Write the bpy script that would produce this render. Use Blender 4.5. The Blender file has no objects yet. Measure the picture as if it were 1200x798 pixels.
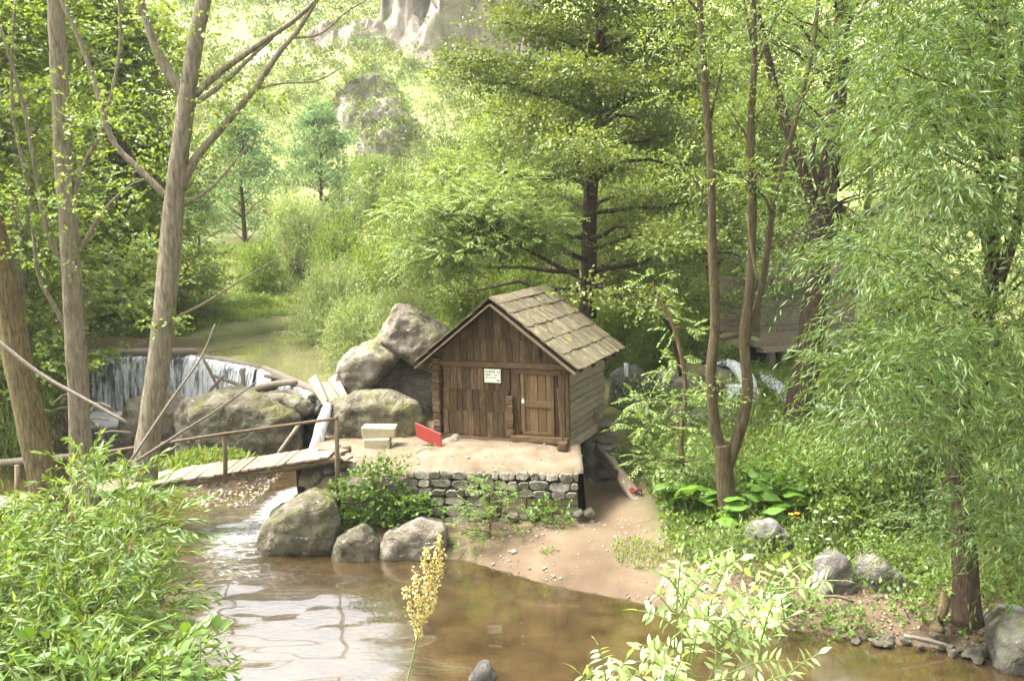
import bpy, bmesh, math, random
import numpy as np
from mathutils import Vector, Matrix, noise as mnoise

# ------------------------------------------------------------------ camera
C = bpy.context.scene.collection
SC = bpy.context.scene
F = 1078.0; PITCH = math.radians(7.9); CZ = 7.4
cd = bpy.data.cameras.new('camera'); cam = bpy.data.objects.new('camera', cd); C.objects.link(cam)
cam.location = (0, 0, CZ); cam.rotation_euler = (math.pi/2-PITCH, 0, 0)
cd.sensor_width = 36; cd.lens = F/1200*36; cd.clip_start = .1; cd.clip_end = 3000
SC.camera = cam
# ------------------------------------------------------------------ sky and sun
SUN_EL, SUN_AZ = math.radians(62), math.radians(-85)      # azimuth from +Y towards +X
wd = bpy.data.worlds.new('World'); SC.world = wd; wd.use_nodes = True
wn = wd.node_tree.nodes; wl = wd.node_tree.links; wn.clear()
sky = wn.new('ShaderNodeTexSky'); sky.sky_type = 'NISHITA'; sky.sun_disc = False
sky.sun_elevation = SUN_EL; sky.sun_rotation = SUN_AZ
sky.dust_density = 7.0; sky.air_density = 1.0; sky.ozone_density = 1.0
hs = wn.new('ShaderNodeHueSaturation'); hs.inputs['Saturation'].default_value = .22; hs.inputs['Value'].default_value = 1.0
bg = wn.new('ShaderNodeBackground'); bg.inputs['Strength'].default_value = .15
wo = wn.new('ShaderNodeOutputWorld')
wl.new(sky.outputs[0], hs.inputs['Color']); wl.new(hs.outputs[0], bg.inputs[0]); wl.new(bg.outputs[0], wo.inputs[0])
sd = bpy.data.lights.new('sun', 'SUN'); sun = bpy.data.objects.new('sun', sd); C.objects.link(sun)
sd.energy = 2.1; sd.angle = math.radians(20); sd.color = (1, .98, .94)
sdir = Vector((math.sin(SUN_AZ)*math.cos(SUN_EL), math.cos(SUN_AZ)*math.cos(SUN_EL), math.sin(SUN_EL)))
sun.rotation_euler = sdir.to_track_quat('Z', 'Y').to_euler(); sun.location = sdir*60
vs = SC.view_settings; vs.view_transform = 'Standard'; vs.look = 'None'; vs.gamma = 1.0; vs.use_curve_mapping = False
vs.exposure = 2.48
cy = SC.cycles
cy.use_denoising = True; cy.max_bounces = 7; cy.diffuse_bounces = 3; cy.glossy_bounces = 3
cy.transmission_bounces = 4; cy.transparent_max_bounces = 6; cy.volume_bounces = 1; cy.sample_clamp_indirect = 6

R = random.Random(7)
RNG = np.random.default_rng(11)
rad = math.radians
# ------------------------------------------------------------------ pixel helpers (photo pixels, 1200 x 798)
cP, sP = math.cos(PITCH), math.sin(PITCH)
def ray(px, py):
    a = (px-600)/F; b = (399-py)/F
    return Vector((a, cP+b*sP, -sP+b*cP))
def at(px, py, Y):
    d = ray(px, py); return Vector((0, 0, CZ)) + d*(Y/d.y)
def onz(px, py, z):
    d = ray(px, py); return Vector((0, 0, CZ)) + d*((z-CZ)/d.z)
def pxm(Y): return Y/F        # metres per photo pixel at distance Y

# ------------------------------------------------------------------ object helpers
def tag(o, label=None, cat=None, group=None, kind=None):
    if label: o['label'] = label
    if cat: o['category'] = cat
    if group: o['group'] = group
    if kind: o['kind'] = kind
    return o
def link(name, me, mat=None, parent=None):
    o = bpy.data.objects.new(name, me); C.objects.link(o)
    if mat and me and not me.materials: me.materials.append(mat)
    if parent: o.parent = parent
    return o
def empty(name, loc=(0, 0, 0), label=None, cat=None, group=None):
    o = bpy.data.objects.new(name, None); C.objects.link(o); o.location = loc
    o.empty_display_size = .2
    return tag(o, label, cat, group)
def copy_tree(o, parent=None):
    c = o.copy(); C.objects.link(c); c.parent = parent
    for ch in list(o.children): copy_tree(ch, c)
    return c
class MB:
    def __init__(s): s.v = []; s.f = []
    def add(s, vs, fs):
        n = len(s.v); s.v += [tuple(v) for v in vs]; s.f += [tuple(i+n for i in f) for f in fs]; return s
    def box(s, lo, hi, M=None, jit=0):
        vs = [Vector((x, y, z)) for x in (lo[0], hi[0]) for y in (lo[1], hi[1]) for z in (lo[2], hi[2])]
        if jit: vs = [v+Vector((R.uniform(-jit, jit), R.uniform(-jit, jit), R.uniform(-jit, jit))) for v in vs]
        if M: vs = [M @ v for v in vs]
        return s.add(vs, [(0, 1, 3, 2), (4, 6, 7, 5), (0, 4, 5, 1), (2, 3, 7, 6), (0, 2, 6, 4), (1, 5, 7, 3)])
    def prism(s, poly, y0, y1):                       # polygon in xz extruded along y
        n = len(poly)
        vs = [(x, y0, z) for x, z in poly]+[(x, y1, z) for x, z in poly]
        return s.add(vs, [tuple(range(n))[::-1], tuple(range(n, 2*n))]+[(i, (i+1) % n, n+(i+1) % n, n+i) for i in range(n)])
    def bar(s, a, b, w, h, up=(0, 0, 1), jit=0):      # box beam from a to b
        a = Vector(a); b = Vector(b); d = b-a; L = d.length; d.normalize()
        x = d.cross(Vector(up)).normalized(); z = x.cross(d)
        M = Matrix((( x.x, d.x, z.x, a.x), (x.y, d.y, z.y, a.y), (x.z, d.z, z.z, a.z), (0, 0, 0, 1)))
        return s.box((-w/2, 0, -h/2), (w/2, L, h/2), M, jit)
    def tube(s, pts, rs, n=8, wob=0):
        pts = [Vector(p) for p in pts]; k = len(pts); N0 = len(s.v)
        up = Vector((.3, .2, 1)).normalized()
        for i, p in enumerate(pts):
            t = (pts[min(i+1, k-1)]-pts[max(i-1, 0)]).normalized()
            x = t.cross(up)
            if x.length < .1: x = t.cross(Vector((1, 0, 0)))
            x.normalize(); y = t.cross(x)
            for j in range(n):
                a = 2*math.pi*j/n; r = rs[i]*(1+R.uniform(-wob, wob))
                s.v.append(tuple(p+x*(r*math.cos(a))+y*(r*math.sin(a))))
        for i in range(k-1):
            for j in range(n):
                a = N0+i*n+j; b = N0+i*n+(j+1) % n
                s.f.append((a, b, b+n, a+n))
        s.f.append(tuple(N0+j for j in range(n))[::-1]); s.f.append(tuple(N0+(k-1)*n+j for j in range(n)))
        return s
    def mesh(s, name, mat=None, smooth=False):
        me = bpy.data.meshes.new(name); me.from_pydata(s.v, [], s.f); me.update()
        if mat: me.materials.append(mat)
        if smooth: me.polygons.foreach_set('use_smooth', [True]*len(me.polygons))
        return me
    def build(s, name, mat, parent=None, smooth=False):
        return link(name, s.mesh(name, mat, smooth), None, parent)
def np_mesh(name, V, Fc, mat=None, attrs=None, smooth=False):
    """V (n,3); Fc (m,k) faces of equal size."""
    me = bpy.data.meshes.new(name); n = len(V); m, k = Fc.shape
    me.vertices.add(n); me.vertices.foreach_set('co', V.astype(np.float32).ravel())
    me.loops.add(m*k); me.loops.foreach_set('vertex_index', Fc.astype(np.int32).ravel())
    me.polygons.add(m); me.polygons.foreach_set('loop_start', np.arange(0, m*k, k, dtype=np.int32))
    if smooth: me.polygons.foreach_set('use_smooth', np.ones(m, dtype=bool))
    me.update(calc_edges=True)
    for nm, a in (attrs or {}).items():
        at_ = me.attributes.new(nm, 'FLOAT', 'POINT'); at_.data.foreach_set('value', a.astype(np.float32))
    if mat: me.materials.append(mat)
    return me
def catmull(pts, n=4):
    pts = [Vector(p) for p in pts]; out = []
    for i in range(len(pts)-1):
        p0 = pts[max(i-1, 0)]; p1 = pts[i]; p2 = pts[i+1]; p3 = pts[min(i+2, len(pts)-1)]
        for j in range(n):
            t = j/n
            out.append(.5*((2*p1)+(p2-p0)*t+(2*p0-5*p1+4*p2-p3)*t*t+(3*p1-p0-3*p2+p3)*t**3))
    out.append(pts[-1]); return out
def lerp(a, b, t): return a+(b-a)*t

# ------------------------------------------------------------------ materials
class NT:
    def __init__(s, name):
        s.m = bpy.data.materials.new(name); s.m.use_nodes = True; s.t = s.m.node_tree; s.t.nodes.clear()
        s.out = s.t.nodes.new('ShaderNodeOutputMaterial'); s._c = {}
    def n(s, ty, **kw):
        nd = s.t.nodes.new('ShaderNode'+ty)
        for k, v in kw.items():
            if k in nd.inputs.keys(): nd.inputs[k].default_value = v
            else: setattr(nd, k, v)
        return nd
    def l(s, a, b): s.t.links.new(a, b)
    def coords(s, kind='Object', scale=(1, 1, 1), rnd=False):
        tc = s.n('TexCoord'); mp = s.n('Mapping'); mp.inputs['Scale'].default_value = scale
        s.l(tc.outputs[kind], mp.inputs['Vector'])
        if rnd:
            oi = s.n('ObjectInfo'); mu = s.n('Math', operation='MULTIPLY'); mu.inputs[1].default_value = 60
            s.l(oi.outputs['Random'], mu.inputs[0]); cb = s.n('CombineXYZ')
            for i in range(3): s.l(mu.outputs[0], cb.inputs[i])
            s.l(cb.outputs[0], mp.inputs['Location'])
        return mp.outputs[0]
    def noise(s, vec, scale, detail=4, rough=.55, dist=0):
        nd = s.n('TexNoise'); nd.inputs['Scale'].default_value = scale; nd.inputs['Detail'].default_value = detail
        nd.inputs['Roughness'].default_value = rough; nd.inputs['Distortion'].default_value = dist
        s.l(vec, nd.inputs['Vector']); return nd.outputs['Fac']
    def ramp(s, fac, stops):
        nd = s.n('ValToRGB'); e = nd.color_ramp.elements
        while len(e) > 1: e.remove(e[-1])
        e[0].position = stops[0][0]; e[0].color = col(stops[0][1])
        for p, c in stops[1:]: q = e.new(p); q.color = col(c)
        s.l(fac, nd.inputs[0]); return nd.outputs[0]
    def mix(s, fac, a, b, mode='MIX'):
        nd = s.n('Mix', data_type='RGBA', blend_type=mode)
        if hasattr(fac, 'links'): s.l(fac, nd.inputs[0])
        else: nd.inputs[0].default_value = fac
        for i, v in ((6, a), (7, b)):
            if hasattr(v, 'links'): s.l(v, nd.inputs[i])
            else: nd.inputs[i].default_value = col(v)
        return nd.outputs[2]
    def math(s, op, a, b=0.0, clamp=False):
        nd = s.n('Math', operation=op); nd.use_clamp = clamp
        for i, v in enumerate((a, b)):
            if hasattr(v, 'links'): s.l(v, nd.inputs[i])
            else: nd.inputs[i].default_value = v
        return nd.outputs[0]
    def attr(s, name): return s.n('Attribute', attribute_name=name).outputs['Fac']
    def bump(s, h, strength=.4, dist=.02):
        nd = s.n('Bump'); nd.inputs['Strength'].default_value = strength; nd.inputs['Distance'].default_value = dist
        s.l(h, nd.inputs['Height']); return nd.outputs[0]
    def principled(s, color, rough=.8, normal=None, spec=.3, **kw):
        b = s.n('BsdfPrincipled'); b.inputs['Specular IOR Level'].default_value = spec
        if hasattr(color, 'links'): s.l(color, b.inputs['Base Color'])
        else: b.inputs['Base Color'].default_value = col(color)
        if hasattr(rough, 'links'): s.l(rough, b.inputs['Roughness'])
        else: b.inputs['Roughness'].default_value = rough
        if normal is not None: s.l(normal, b.inputs['Normal'])
        for k, v in kw.items(): b.inputs[k].default_value = v
        return b.outputs[0]
    def done(s, sh): s.l(sh, s.out.inputs[0]); return s.m
def col(c): return (c[0], c[1], c[2], 1) if len(c) == 3 else c

def leaf_mat(name, c1, c2, c3=None, trans=.4, rough=.45, big=1.2):
    kk = .0 if any(q in name for q in ('near leaflets', 'seed', 'dry', 'blue')) else 1.0
    adj = lambda c: (c[0]*(1+.1*kk), c[1]*(1-.03*kk), c[2]*(1+.1*kk))
    c1, c2, c3 = adj(c1), adj(c2), adj(c3 or c2)
    t = NT(name); r = t.attr('rnd')
    nz = t.noise(t.coords('Object'), big, 2)
    f = t.math('ADD', t.math('MULTIPLY', r, .65), t.math('MULTIPLY', nz, .45))
    cc = t.ramp(f, [(.15, c1), (.6, c2), (.95, c3 or c2)])
    d = t.principled(cc, rough, spec=.35)
    tr = t.n('BsdfTranslucent'); t.l(t.mix(1.0, cc, (1.5, 1.35, .55), 'MULTIPLY'), tr.inputs[0])
    mx = t.n('MixShader'); mx.inputs[0].default_value = trans; t.l(d, mx.inputs[1]); t.l(tr.outputs[0], mx.inputs[2])
    return t.done(mx.outputs[0])
def wood_mat(name, c1, c2, c3, grain=(8, 8, 1), moss=None, bumpd=.012, rnd=True):
    t = NT(name); v = t.coords('Object', grain, rnd)
    n1 = t.noise(v, 5, 6, .65, .4)
    v2 = t.coords('Object', (1, 1, 1), rnd); n2 = t.noise(v2, 2.6, 4)
    oi = t.n('ObjectInfo'); f = t.math('ADD', t.math('MULTIPLY', n1, .75), t.math('MULTIPLY', oi.outputs['Random'], .16))
    cc = t.ramp(f, [(.26, c1), (.5, c2), (.74, c3)])
    cc = t.mix(t.math('MULTIPLY', n2, .55), cc, t.mix(1.0, cc, (.5, .47, .45), 'MULTIPLY'))
    if moss:
        ms = t.ramp(t.noise(v2, 5.0, 5, .7), [(.53, (0, 0, 0)), (.66, (1, 1, 1))]); cc = t.mix(ms, cc, moss)
    return t.done(t.principled(cc, .85, t.bump(n1, .8, bumpd), spec=.2))
def rock_mat(name, c1, c2, c3, moss=(.13, .14, .035), mossamt=.6, scale=1.0):
    t = NT(name); v = t.coords('Object', (scale,)*3, True)
    n1 = t.noise(v, 1.6, 8, .68, .5); n2 = t.noise(v, 9, 6, .7); n3 = t.noise(v, .9, 5, .6)
    vo = t.n('TexVoronoi', feature='DISTANCE_TO_EDGE'); vo.inputs['Scale'].default_value = 1.7
    wv = t.mix(.25, v, t.n('TexNoise').outputs['Color']); t.l(wv, vo.inputs['Vector'])
    cc = t.ramp(n1, [(.3, c1), (.5, c2), (.7, c3)])
    cc = t.mix(t.math('MULTIPLY', n2, .75), cc, t.mix(1, cc, (.4, .38, .36), 'MULTIPLY'))
    lich = t.ramp(n2, [(.6, (0, 0, 0)), (.68, (1, 1, 1))]); cc = t.mix(t.math('MULTIPLY', lich, .55), cc, (.62, .6, .52))
    geo = t.n('NewGeometry'); sx = t.n('SeparateXYZ'); t.l(geo.outputs['Normal'], sx.inputs[0])
    mf = t.math('MULTIPLY', t.ramp(n3, [(.5, (0, 0, 0)), (.62, (1, 1, 1))]), t.math('MULTIPLY', t.math('ADD', sx.outputs[2], .4), mossamt), True)
    cc = t.mix(mf, cc, moss)
    h = t.math('ADD', t.math('MULTIPLY', n1, 1.0), t.math('MULTIPLY', n2, .35))
    ck = t.ramp(vo.outputs['Distance'], [(0, (0, 0, 0)), (.05, (1, 1, 1))])
    h = t.math('ADD', h, t.math('MULTIPLY', ck, .12))
    return t.done(t.principled(cc, .88, t.bump(h, 1.0, .16), spec=.25))
def bark_mat(name, c1, c2, c3, sc=1.0):
    t = NT(name); v = t.coords('Object', (9*sc, 9*sc, 1.6*sc)); n1 = t.noise(v, 2.2, 6, .7, .6)
    v2 = t.coords('Object'); n2 = t.noise(v2, 1.1, 4)
    cc = t.ramp(n1, [(.32, c1), (.5, c2), (.72, c3)])
    cc = t.mix(t.math('MULTIPLY', n2, .6), cc, t.mix(1, cc, (.6, .62, .5), 'MULTIPLY'))
    return t.done(t.principled(cc, .9, t.bump(n1, 1.0, .06), spec=.15))

M = {}
M['board'] = wood_mat('weathered brown boards', (.018, .011, .005), (.08, .049, .023), (.23, .16, .092), (7, 7, .7))
M['boardx'] = wood_mat('brown beams', (.03, .018, .009), (.11, .068, .034), (.24, .17, .1), (.7, 7, 7))
M['door'] = wood_mat('door wood', (.05, .03, .013), (.125, .078, .036), (.22, .15, .078), (7, 7, .7))
M['log'] = wood_mat('grey side logs', (.11, .085, .06), (.26, .21, .155), (.42, .36, .28), (9, .6, 9))
M['shake'] = wood_mat('roof shakes', (.042, .034, .02), (.125, .103, .066), (.245, .21, .145), (1.0, 9, 9), moss=(.2, .18, .07))
M['plank'] = wood_mat('grey bridge planks', (.09, .07, .045), (.24, .19, .135), (.38, .32, .24), (9, .9, 9))
M['pole'] = wood_mat('pole wood', (.065, .045, .026), (.165, .12, .075), (.27, .205, .135), (7, 7, 1))
M['drift'] = wood_mat('driftwood', (.08, .063, .045), (.19, .158, .12), (.32, .28, .225), (6, 6, 6))
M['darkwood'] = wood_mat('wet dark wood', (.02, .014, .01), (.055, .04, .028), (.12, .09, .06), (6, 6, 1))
M['palewood'] = wood_mat('pale planks', (.1, .08, .055), (.21, .17, .125), (.32, .27, .21), (.7, 7, 7))
M['rock'] = rock_mat('pale boulder rock', (.06, .049, .034), (.19, .163, .118), (.37, .335, .27), mossamt=.5)
M['rockmoss'] = rock_mat('mossy boulder rock', (.05, .043, .026), (.145, .127, .082), (.29, .263, .19), (.115, .112, .035), .9)
M['rockdark'] = rock_mat('grey bank rock', (.06, .053, .045), (.14, .126, .108), (.24, .225, .2), mossamt=.45)
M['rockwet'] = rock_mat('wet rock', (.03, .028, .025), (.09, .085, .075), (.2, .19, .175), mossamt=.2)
M['stone'] = rock_mat('wall stone', (.1, .085, .06), (.23, .205, .155), (.4, .365, .3), mossamt=.5, scale=2.2)
M['cliff'] = rock_mat('cliff rock', (.1, .08, .06), (.24, .2, .16), (.42, .37, .31), (.09, .13, .035), .8, scale=.2)
M['barkpale'] = bark_mat('pale grey-brown bark', (.1, .08, .055), (.22, .18, .13), (.35, .3, .23))
M['barkmid'] = bark_mat('ochre bark', (.06, .043, .02), (.145, .108, .055), (.25, .2, .115))
M['barkolive'] = bark_mat('olive brown bark', (.036, .027, .014), (.088, .067, .036), (.15, .122, .07))
M['barkdark'] = bark_mat('dark bark', (.02, .014, .01), (.055, .036, .024), (.11, .075, .05))
M['twig'] = bark_mat('twig bark', (.09, .06, .035), (.17, .12, .075), (.25, .19, .13))
M['stemgreen'] = NT('green stem').m
_t = NT('green stem'); M['stemgreen'] = _t.done(_t.principled((.13, .19, .05), .6))
M['willow'] = leaf_mat('willow leaves', (.025, .06, .012), (.075, .14, .03), (.18, .265, .085))
M['willownear'] = leaf_mat('near willow leaves', (.045, .1, .018), (.115, .205, .04), (.24, .33, .11), big=2.5)
M['alder'] = leaf_mat('alder leaves', (.045, .08, .014), (.105, .16, .03), (.21, .27, .08), big=.8)
M['locust'] = leaf_mat('pinnate leaves', (.07, .13, .03), (.15, .24, .06), (.25, .34, .12))
M['leafyel'] = leaf_mat('yellow-green leaves', (.07, .13, .02), (.155, .24, .045), (.27, .35, .1))
M['leafmid'] = leaf_mat('mid green leaves', (.05, .105, .015), (.115, .2, .03), (.21, .3, .075))
M['leafdark'] = leaf_mat('dark green leaves', (.03, .065, .012), (.07, .125, .024), (.14, .21, .05))
M['leafblue'] = leaf_mat('blue-green leaves', (.06, .12, .05), (.13, .215, .09), (.22, .32, .15))
M['leafpale'] = leaf_mat('silvery willow bush leaves', (.09, .15, .05), (.2, .29, .11), (.33, .43, .21))
M['elder'] = leaf_mat('pale near leaflets', (.14, .22, .065), (.27, .35, .14), (.44, .5, .26), trans=.35, big=3)
M['butterbur'] = leaf_mat('broad leaves', (.05, .13, .012), (.09, .2, .02), (.13, .25, .04), big=3)
M['ivy'] = leaf_mat('creeper leaves', (.04, .1, .012), (.09, .18, .025), (.16, .26, .05), big=3)
M['hillbush'] = leaf_mat('hillside bush leaves', (.045, .085, .02), (.1, .155, .035), (.18, .22, .07), big=.06)
M['dry'] = leaf_mat('dry leaves', (.1, .06, .03), (.2, .13, .07), (.3, .22, .13), trans=.1)
def plain(name, c, rough=.6, var=.3, sc=12, bumpd=.004):
    t = NT(name); v = t.coords('Object', (1, 1, 1), True); n = t.noise(v, sc, 5)
    cc = t.mix(t.math('MULTIPLY', n, var), c, tuple(x*.35 for x in c))
    return t.done(t.principled(cc, rough, t.bump(n, .5, bumpd)))
M['red'] = plain('red paint', (.2, .016, .008), .6, .75, 6)
M['cream'] = plain('cream stone blocks', (.4, .34, .21), .85, .7, 9, .01)
M['sign'] = plain('white sign board', (.6, .59, .5), .5, .2)
M['ink'] = plain('black ink', (.03, .03, .03), .5)
M['inkgreen'] = plain('green ink', (.03, .045, .025), .5)
M['pebble'] = plain('pebbles', (.3, .25, .19), .9, .7, 5)
M['void'] = plain('painted inner shade', (.012, .01, .008), .9)  # painted shade for the hut's inside and under the far cabin
M['metal'] = plain('bright padlock metal', (.62, .6, .55), .35)
M['concrete'] = plain('mossy mortar', (.3, .25, .16), .9, .6, 7, .02)
M['seed'] = leaf_mat('pale seed heads', (.36, .29, .11), (.55, .46, .2), (.68, .6, .33), trans=.3)
M['yellow'] = plain('yellow petals', (.75, .42, .03), .6)
M['whiteflower'] = plain('white petals', (.75, .77, .68), .6)

# ------------------------------------------------------------------ terrain
LOW = np.array([(14, 13.6), (8.2, 14.6), (5.3, 15.5), (3.5, 16.1), (2.25, 16.9), (.67, 17.7), (-1.1, 19.0), (-3.65, 19.3), (-5.0, 20.4),
                (-4.7, 23), (-4.9, 26.4), (-8.5, 32.5), (-12.0, 35.6), (-16.4, 35.0), (-15.4, 31), (-14.9, 28.2), (-18, 26.6), (-25, 24.5), (-23, 20.4),
                (-12, 19.9), (-9, 19.0), (-7.6, 17.2), (-6.2, 14), (-4.5, 11.6), (0, 10.8), (6, 10.8), (12, 10.8), (40, 9), (40, 12)], float)
UP = np.array([(-4.9, 26.6), (-5.4, 27.2), (-8.5, 32.5), (-12.3, 35.4), (-16.8, 34.9), (-16.8, 36.0), (-12.8, 36.9), (-11.5, 40), (-10.3, 43),
               (-6, 48), (2, 54), (8, 52), (0, 46), (-4, 41), (-4.6, 36), (-4.3, 30), (-4.2, 27)], float)
PLAT = np.array([(-4.9, 21.2), (-3.3, 20.75), (1.45, 20.55), (1.55, 21.2), (1.6, 25.2), (-1, 26), (-4.4, 25.6)], float)
def pdist(P, poly):
    """signed distance of points to a polygon, negative inside."""
    d = np.full(len(P), 1e9); ins = np.zeros(len(P), bool)
    for i in range(len(poly)):
        a = poly[i]; b = poly[(i+1) % len(poly)]; ab = b-a
        t = np.clip(((P-a) @ ab)/(ab @ ab), 0, 1); q = a+t[:, None]*ab
        d = np.minimum(d, np.hypot(*(P-q).T))
        c = (a[1] > P[:, 1]) != (b[1] > P[:, 1])
        ins ^= c & (P[:, 0] < (b[0]-a[0])*(P[:, 1]-a[1])/(b[1]-a[1]+1e-12)+a[0])
    return np.where(ins, -d, d)
def vnoise(P, s, seed=0, octv=3):
    """cheap value noise on a lattice, vectorised."""
    out = np.zeros(len(P)); amp = 1.0; tot = 0
    for o in range(octv):
        q = P/s*(2**o)+seed*17.3+o*5.1; i = np.floor(q).astype(int); f = q-i; f = f*f*(3-2*f)
        def h(ix, iy): return np.modf(np.abs(np.sin(ix*127.1+iy*311.7+seed*7.7)*43758.5453))[0]
        a = h(i[:, 0], i[:, 1]); b = h(i[:, 0]+1, i[:, 1]); c = h(i[:, 0], i[:, 1]+1); d = h(i[:, 0]+1, i[:, 1]+1)
        out += amp*((a*(1-f[:, 0])+b*f[:, 0])*(1-f[:, 1])+(c*(1-f[:, 0])+d*f[:, 0])*f[:, 1]-.5); tot += amp; amp *= .5
    return out/tot*2
def sm(x): x = np.clip(x, 0, 1); return x*x*(3-2*x)
def softp(x, k): return k*np.logaddexp(0, x/k)
def terrain(P):
    x, y = P[:, 0], P[:, 1]
    dl = pdist(P, LOW); du = pdist(P, UP)
    a = np.maximum(dl, 0)+.01; b = np.maximum(du, 0)+.01
    w = a**2/(a**2+b**2)
    prof = lambda d, k: k*(1-np.exp(-d/.7))+.055*d
    z = (1-w)*prof(a, .38)+w*(2+prof(b, .45))
    # general rise of the ground behind the mill, towards the far cabin
    z = np.maximum(z, sm((y-33.5)/3)*2.8*sm((x-1.4)/2))
    z = np.where((x > 2)&(y < 34.5), np.minimum(z, .45+.085*np.maximum(y-16, 0)), z)
    z += vnoise(P, 2.2, 1)*.16*sm((a-.3)/2)*sm(b/1.5)
    # near bank under the camera
    z = np.maximum(z, np.where(dl > 0, 5.8*np.clip((10.8-y)/8.6, 0, 1)**.9, z))
    # valley sides
    t = (x+7)*.961+(y-40)*.275
    right = .85*softp(t-17.5, 2.0); right = 75*np.tanh(right/75)
    left = .42*softp(-t-15, 4)*sm((y-15)/25); left = 60*np.tanh(left/60)
    far = .62*softp(y-76, 6); far = 95*np.tanh(far/95)
    hill = np.maximum(np.maximum(right*sm((y-20)/14), left), far)
    hn = vnoise(P, 38, 3, 4); hill = hill*(1+.2*hn)+np.where(hill > 3, vnoise(P, 9, 5, 3)*1.2, 0)
    z = z*(1-sm(hill/30))+np.maximum(hill, 0)+sm((y-44)/12)*1.6*(1-sm(hill/8))*sm(b/4)
    # islet behind the footbridge
    z = np.maximum(z, .75*np.exp(-(((x+8.5)/1.7)**2+((y-25.0)/1.3)**2)**1.5)-.08)
    # beds
    inl = np.clip(-dl/1.5, 0, 1); z = np.where(dl < 0, np.maximum(-.06-.5*inl, .75*np.exp(-(((x+8.5)/1.7)**2+((y-25.0)/1.3)**2)**1.5)-.3), z)
    z = np.where((du < 0) & (dl >= 0), 1.5, z)
    # cut under the mill platform and its wheel channel
    dp = pdist(P, PLAT); z = np.where(dp < .1, np.minimum(z, 1.2), z)
    ch = np.exp(-((x-2.1-.12*(y-21))/.75)**2)*sm((25.5-y)/1.5)*sm((y-17.5)/2)
    z = np.where(dp > 0, z*(1-ch)+ch*np.minimum(z, .45), z)
    return z, dl, du, hill
def onground(px, py, y0=25.0, y1=500.0):
    ys = np.geomspace(y0, y1, 900); d = ray(px, py); k = ys/d.y
    Q = np.stack([d.x*k, ys], 1); zz = CZ+d.z*k; tz_ = terrain(Q)[0]; i = int(np.argmax(tz_ >= zz))
    return Vector((Q[i, 0], Q[i, 1], tz_[i]))
def gz(x, y): return float(terrain(np.array([[x, y]], float))[0][0])
def axis(lo, a, b, hi, st, g=1.12):
    m = list(np.arange(a, b, st)); s = st; v = b
    while v < hi: m.append(v); s *= g; v += s
    s = st; v = a-st; pre = []
    while v > lo: pre.append(v); s *= g; v -= s
    return np.array(pre[::-1]+m)
gx = axis(-520, -20, 14, 520, .28); gy = axis(-60, 9, 40, 620, .28, 1.07)
GX, GY = np.meshgrid(gx, gy); GP = np.stack([GX.ravel(), GY.ravel()], 1)
gzv, gdl, gdu, ghill = terrain(GP)
nx, ny = len(gx), len(gy)
ii = (np.arange(ny-1)[:, None]*nx+np.arange(nx-1)[None]).ravel()
GF = np.stack([ii, ii+1, ii+nx+1, ii+nx], 1)
t = NT('earth, sand and grass'); v = t.coords('Object')
n1 = t.noise(v, .7, 6, .65); n2 = t.noise(v, 6, 6, .7); n3 = t.noise(v, .05, 6, .65)
sand = t.ramp(n1, [(.3, (.055, .039, .024)), (.55, (.11, .083, .053)), (.75, (.17, .134, .09))])
sand = t.mix(t.math('MULTIPLY', n2, .5), sand, (.12, .075, .04))
grass = t.ramp(n1, [(.3, (.05, .075, .02)), (.5, (.1, .12, .035)), (.7, (.17, .15, .06))])
grass = t.mix(t.math('MULTIPLY', n2, .5), grass, (.05, .04, .02))
hillc = t.ramp(n3, [(.3, (.13, .18, .05)), (.5, (.21, .24, .08)), (.62, (.34, .32, .16)), (.75, (.42, .36, .26))])
cc = t.mix(t.attr('sand'), grass, sand); cc = t.mix(t.attr('hill'), cc, hillc)
M['ground'] = t.done(t.principled(cc, .92, t.bump(t.math('ADD', n1, t.math('MULTIPLY', n2, .5)), .8, .08), spec=.15))
sandv = sm(1-(gdl-1.2-vnoise(GP, 2.5, 9)*1.0)/1.6)*(GP[:, 1] > 12)
sandv = np.maximum(sandv, np.exp(-(((GP[:, 0]-2.1)/1.3)**2+((GP[:, 1]-20.2)/3.6)**2)**2))
ground = link('ground', np_mesh('ground', np.column_stack([GP, gzv]), GF, M['ground'],
              {'sand': sandv, 'hill': sm((ghill-2)/5)}, True)); ground['kind'] = 'structure'
# ------------------------------------------------------------------ water
def water_mat(name, c1, c2, ripple, scale, rough=.04, foam=None):
    t = NT(name); v = t.coords('Object', (1, 1.6, 1))
    n = t.noise(v, scale, 4, .6, .6); n2 = t.noise(v, scale*.18, 3, .5); n3 = t.noise(t.coords('Object'), 1.3, 5, .65)
    cc = t.mix(t.ramp(n3, [(.35, (0, 0, 0)), (.65, (1, 1, 1))]), c1, c2)
    fo = t.attr('foam'); rp = t.attr('ripple')
    fn = t.noise(t.coords('Object', (1, 1.9, 1)), 5.5, 6, .7, .8)
    ff = t.ramp(t.math('ADD', t.math('MULTIPLY', fo, .62), t.math('MULTIPLY', fn, .62)), [(.62, (0, 0, 0)), (.84, (1, 1, 1))])
    cc = t.mix(ff, cc, (.6, .6, .58))
    h = t.math('ADD', n, t.math('MULTIPLY', n2, .9))
    b = t.n('Bump'); b.inputs['Distance'].default_value = .05; t.l(h, b.inputs['Height'])
    t.l(t.math('ADD', t.math('MULTIPLY', rp, .55), ripple), b.inputs['Strength'])
    rr = t.math('ADD', t.math('MULTIPLY', ff, .6), rough)
    return t.done(t.principled(cc, rr, b.outputs[0], spec=1.0, **{'Coat Weight': 1.0, 'Coat IOR': 1.6, 'Coat Roughness': .05}))
M['water'] = water_mat('brown shallow water', (.028, .018, .007), (.062, .04, .016), .05, 7)
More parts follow.
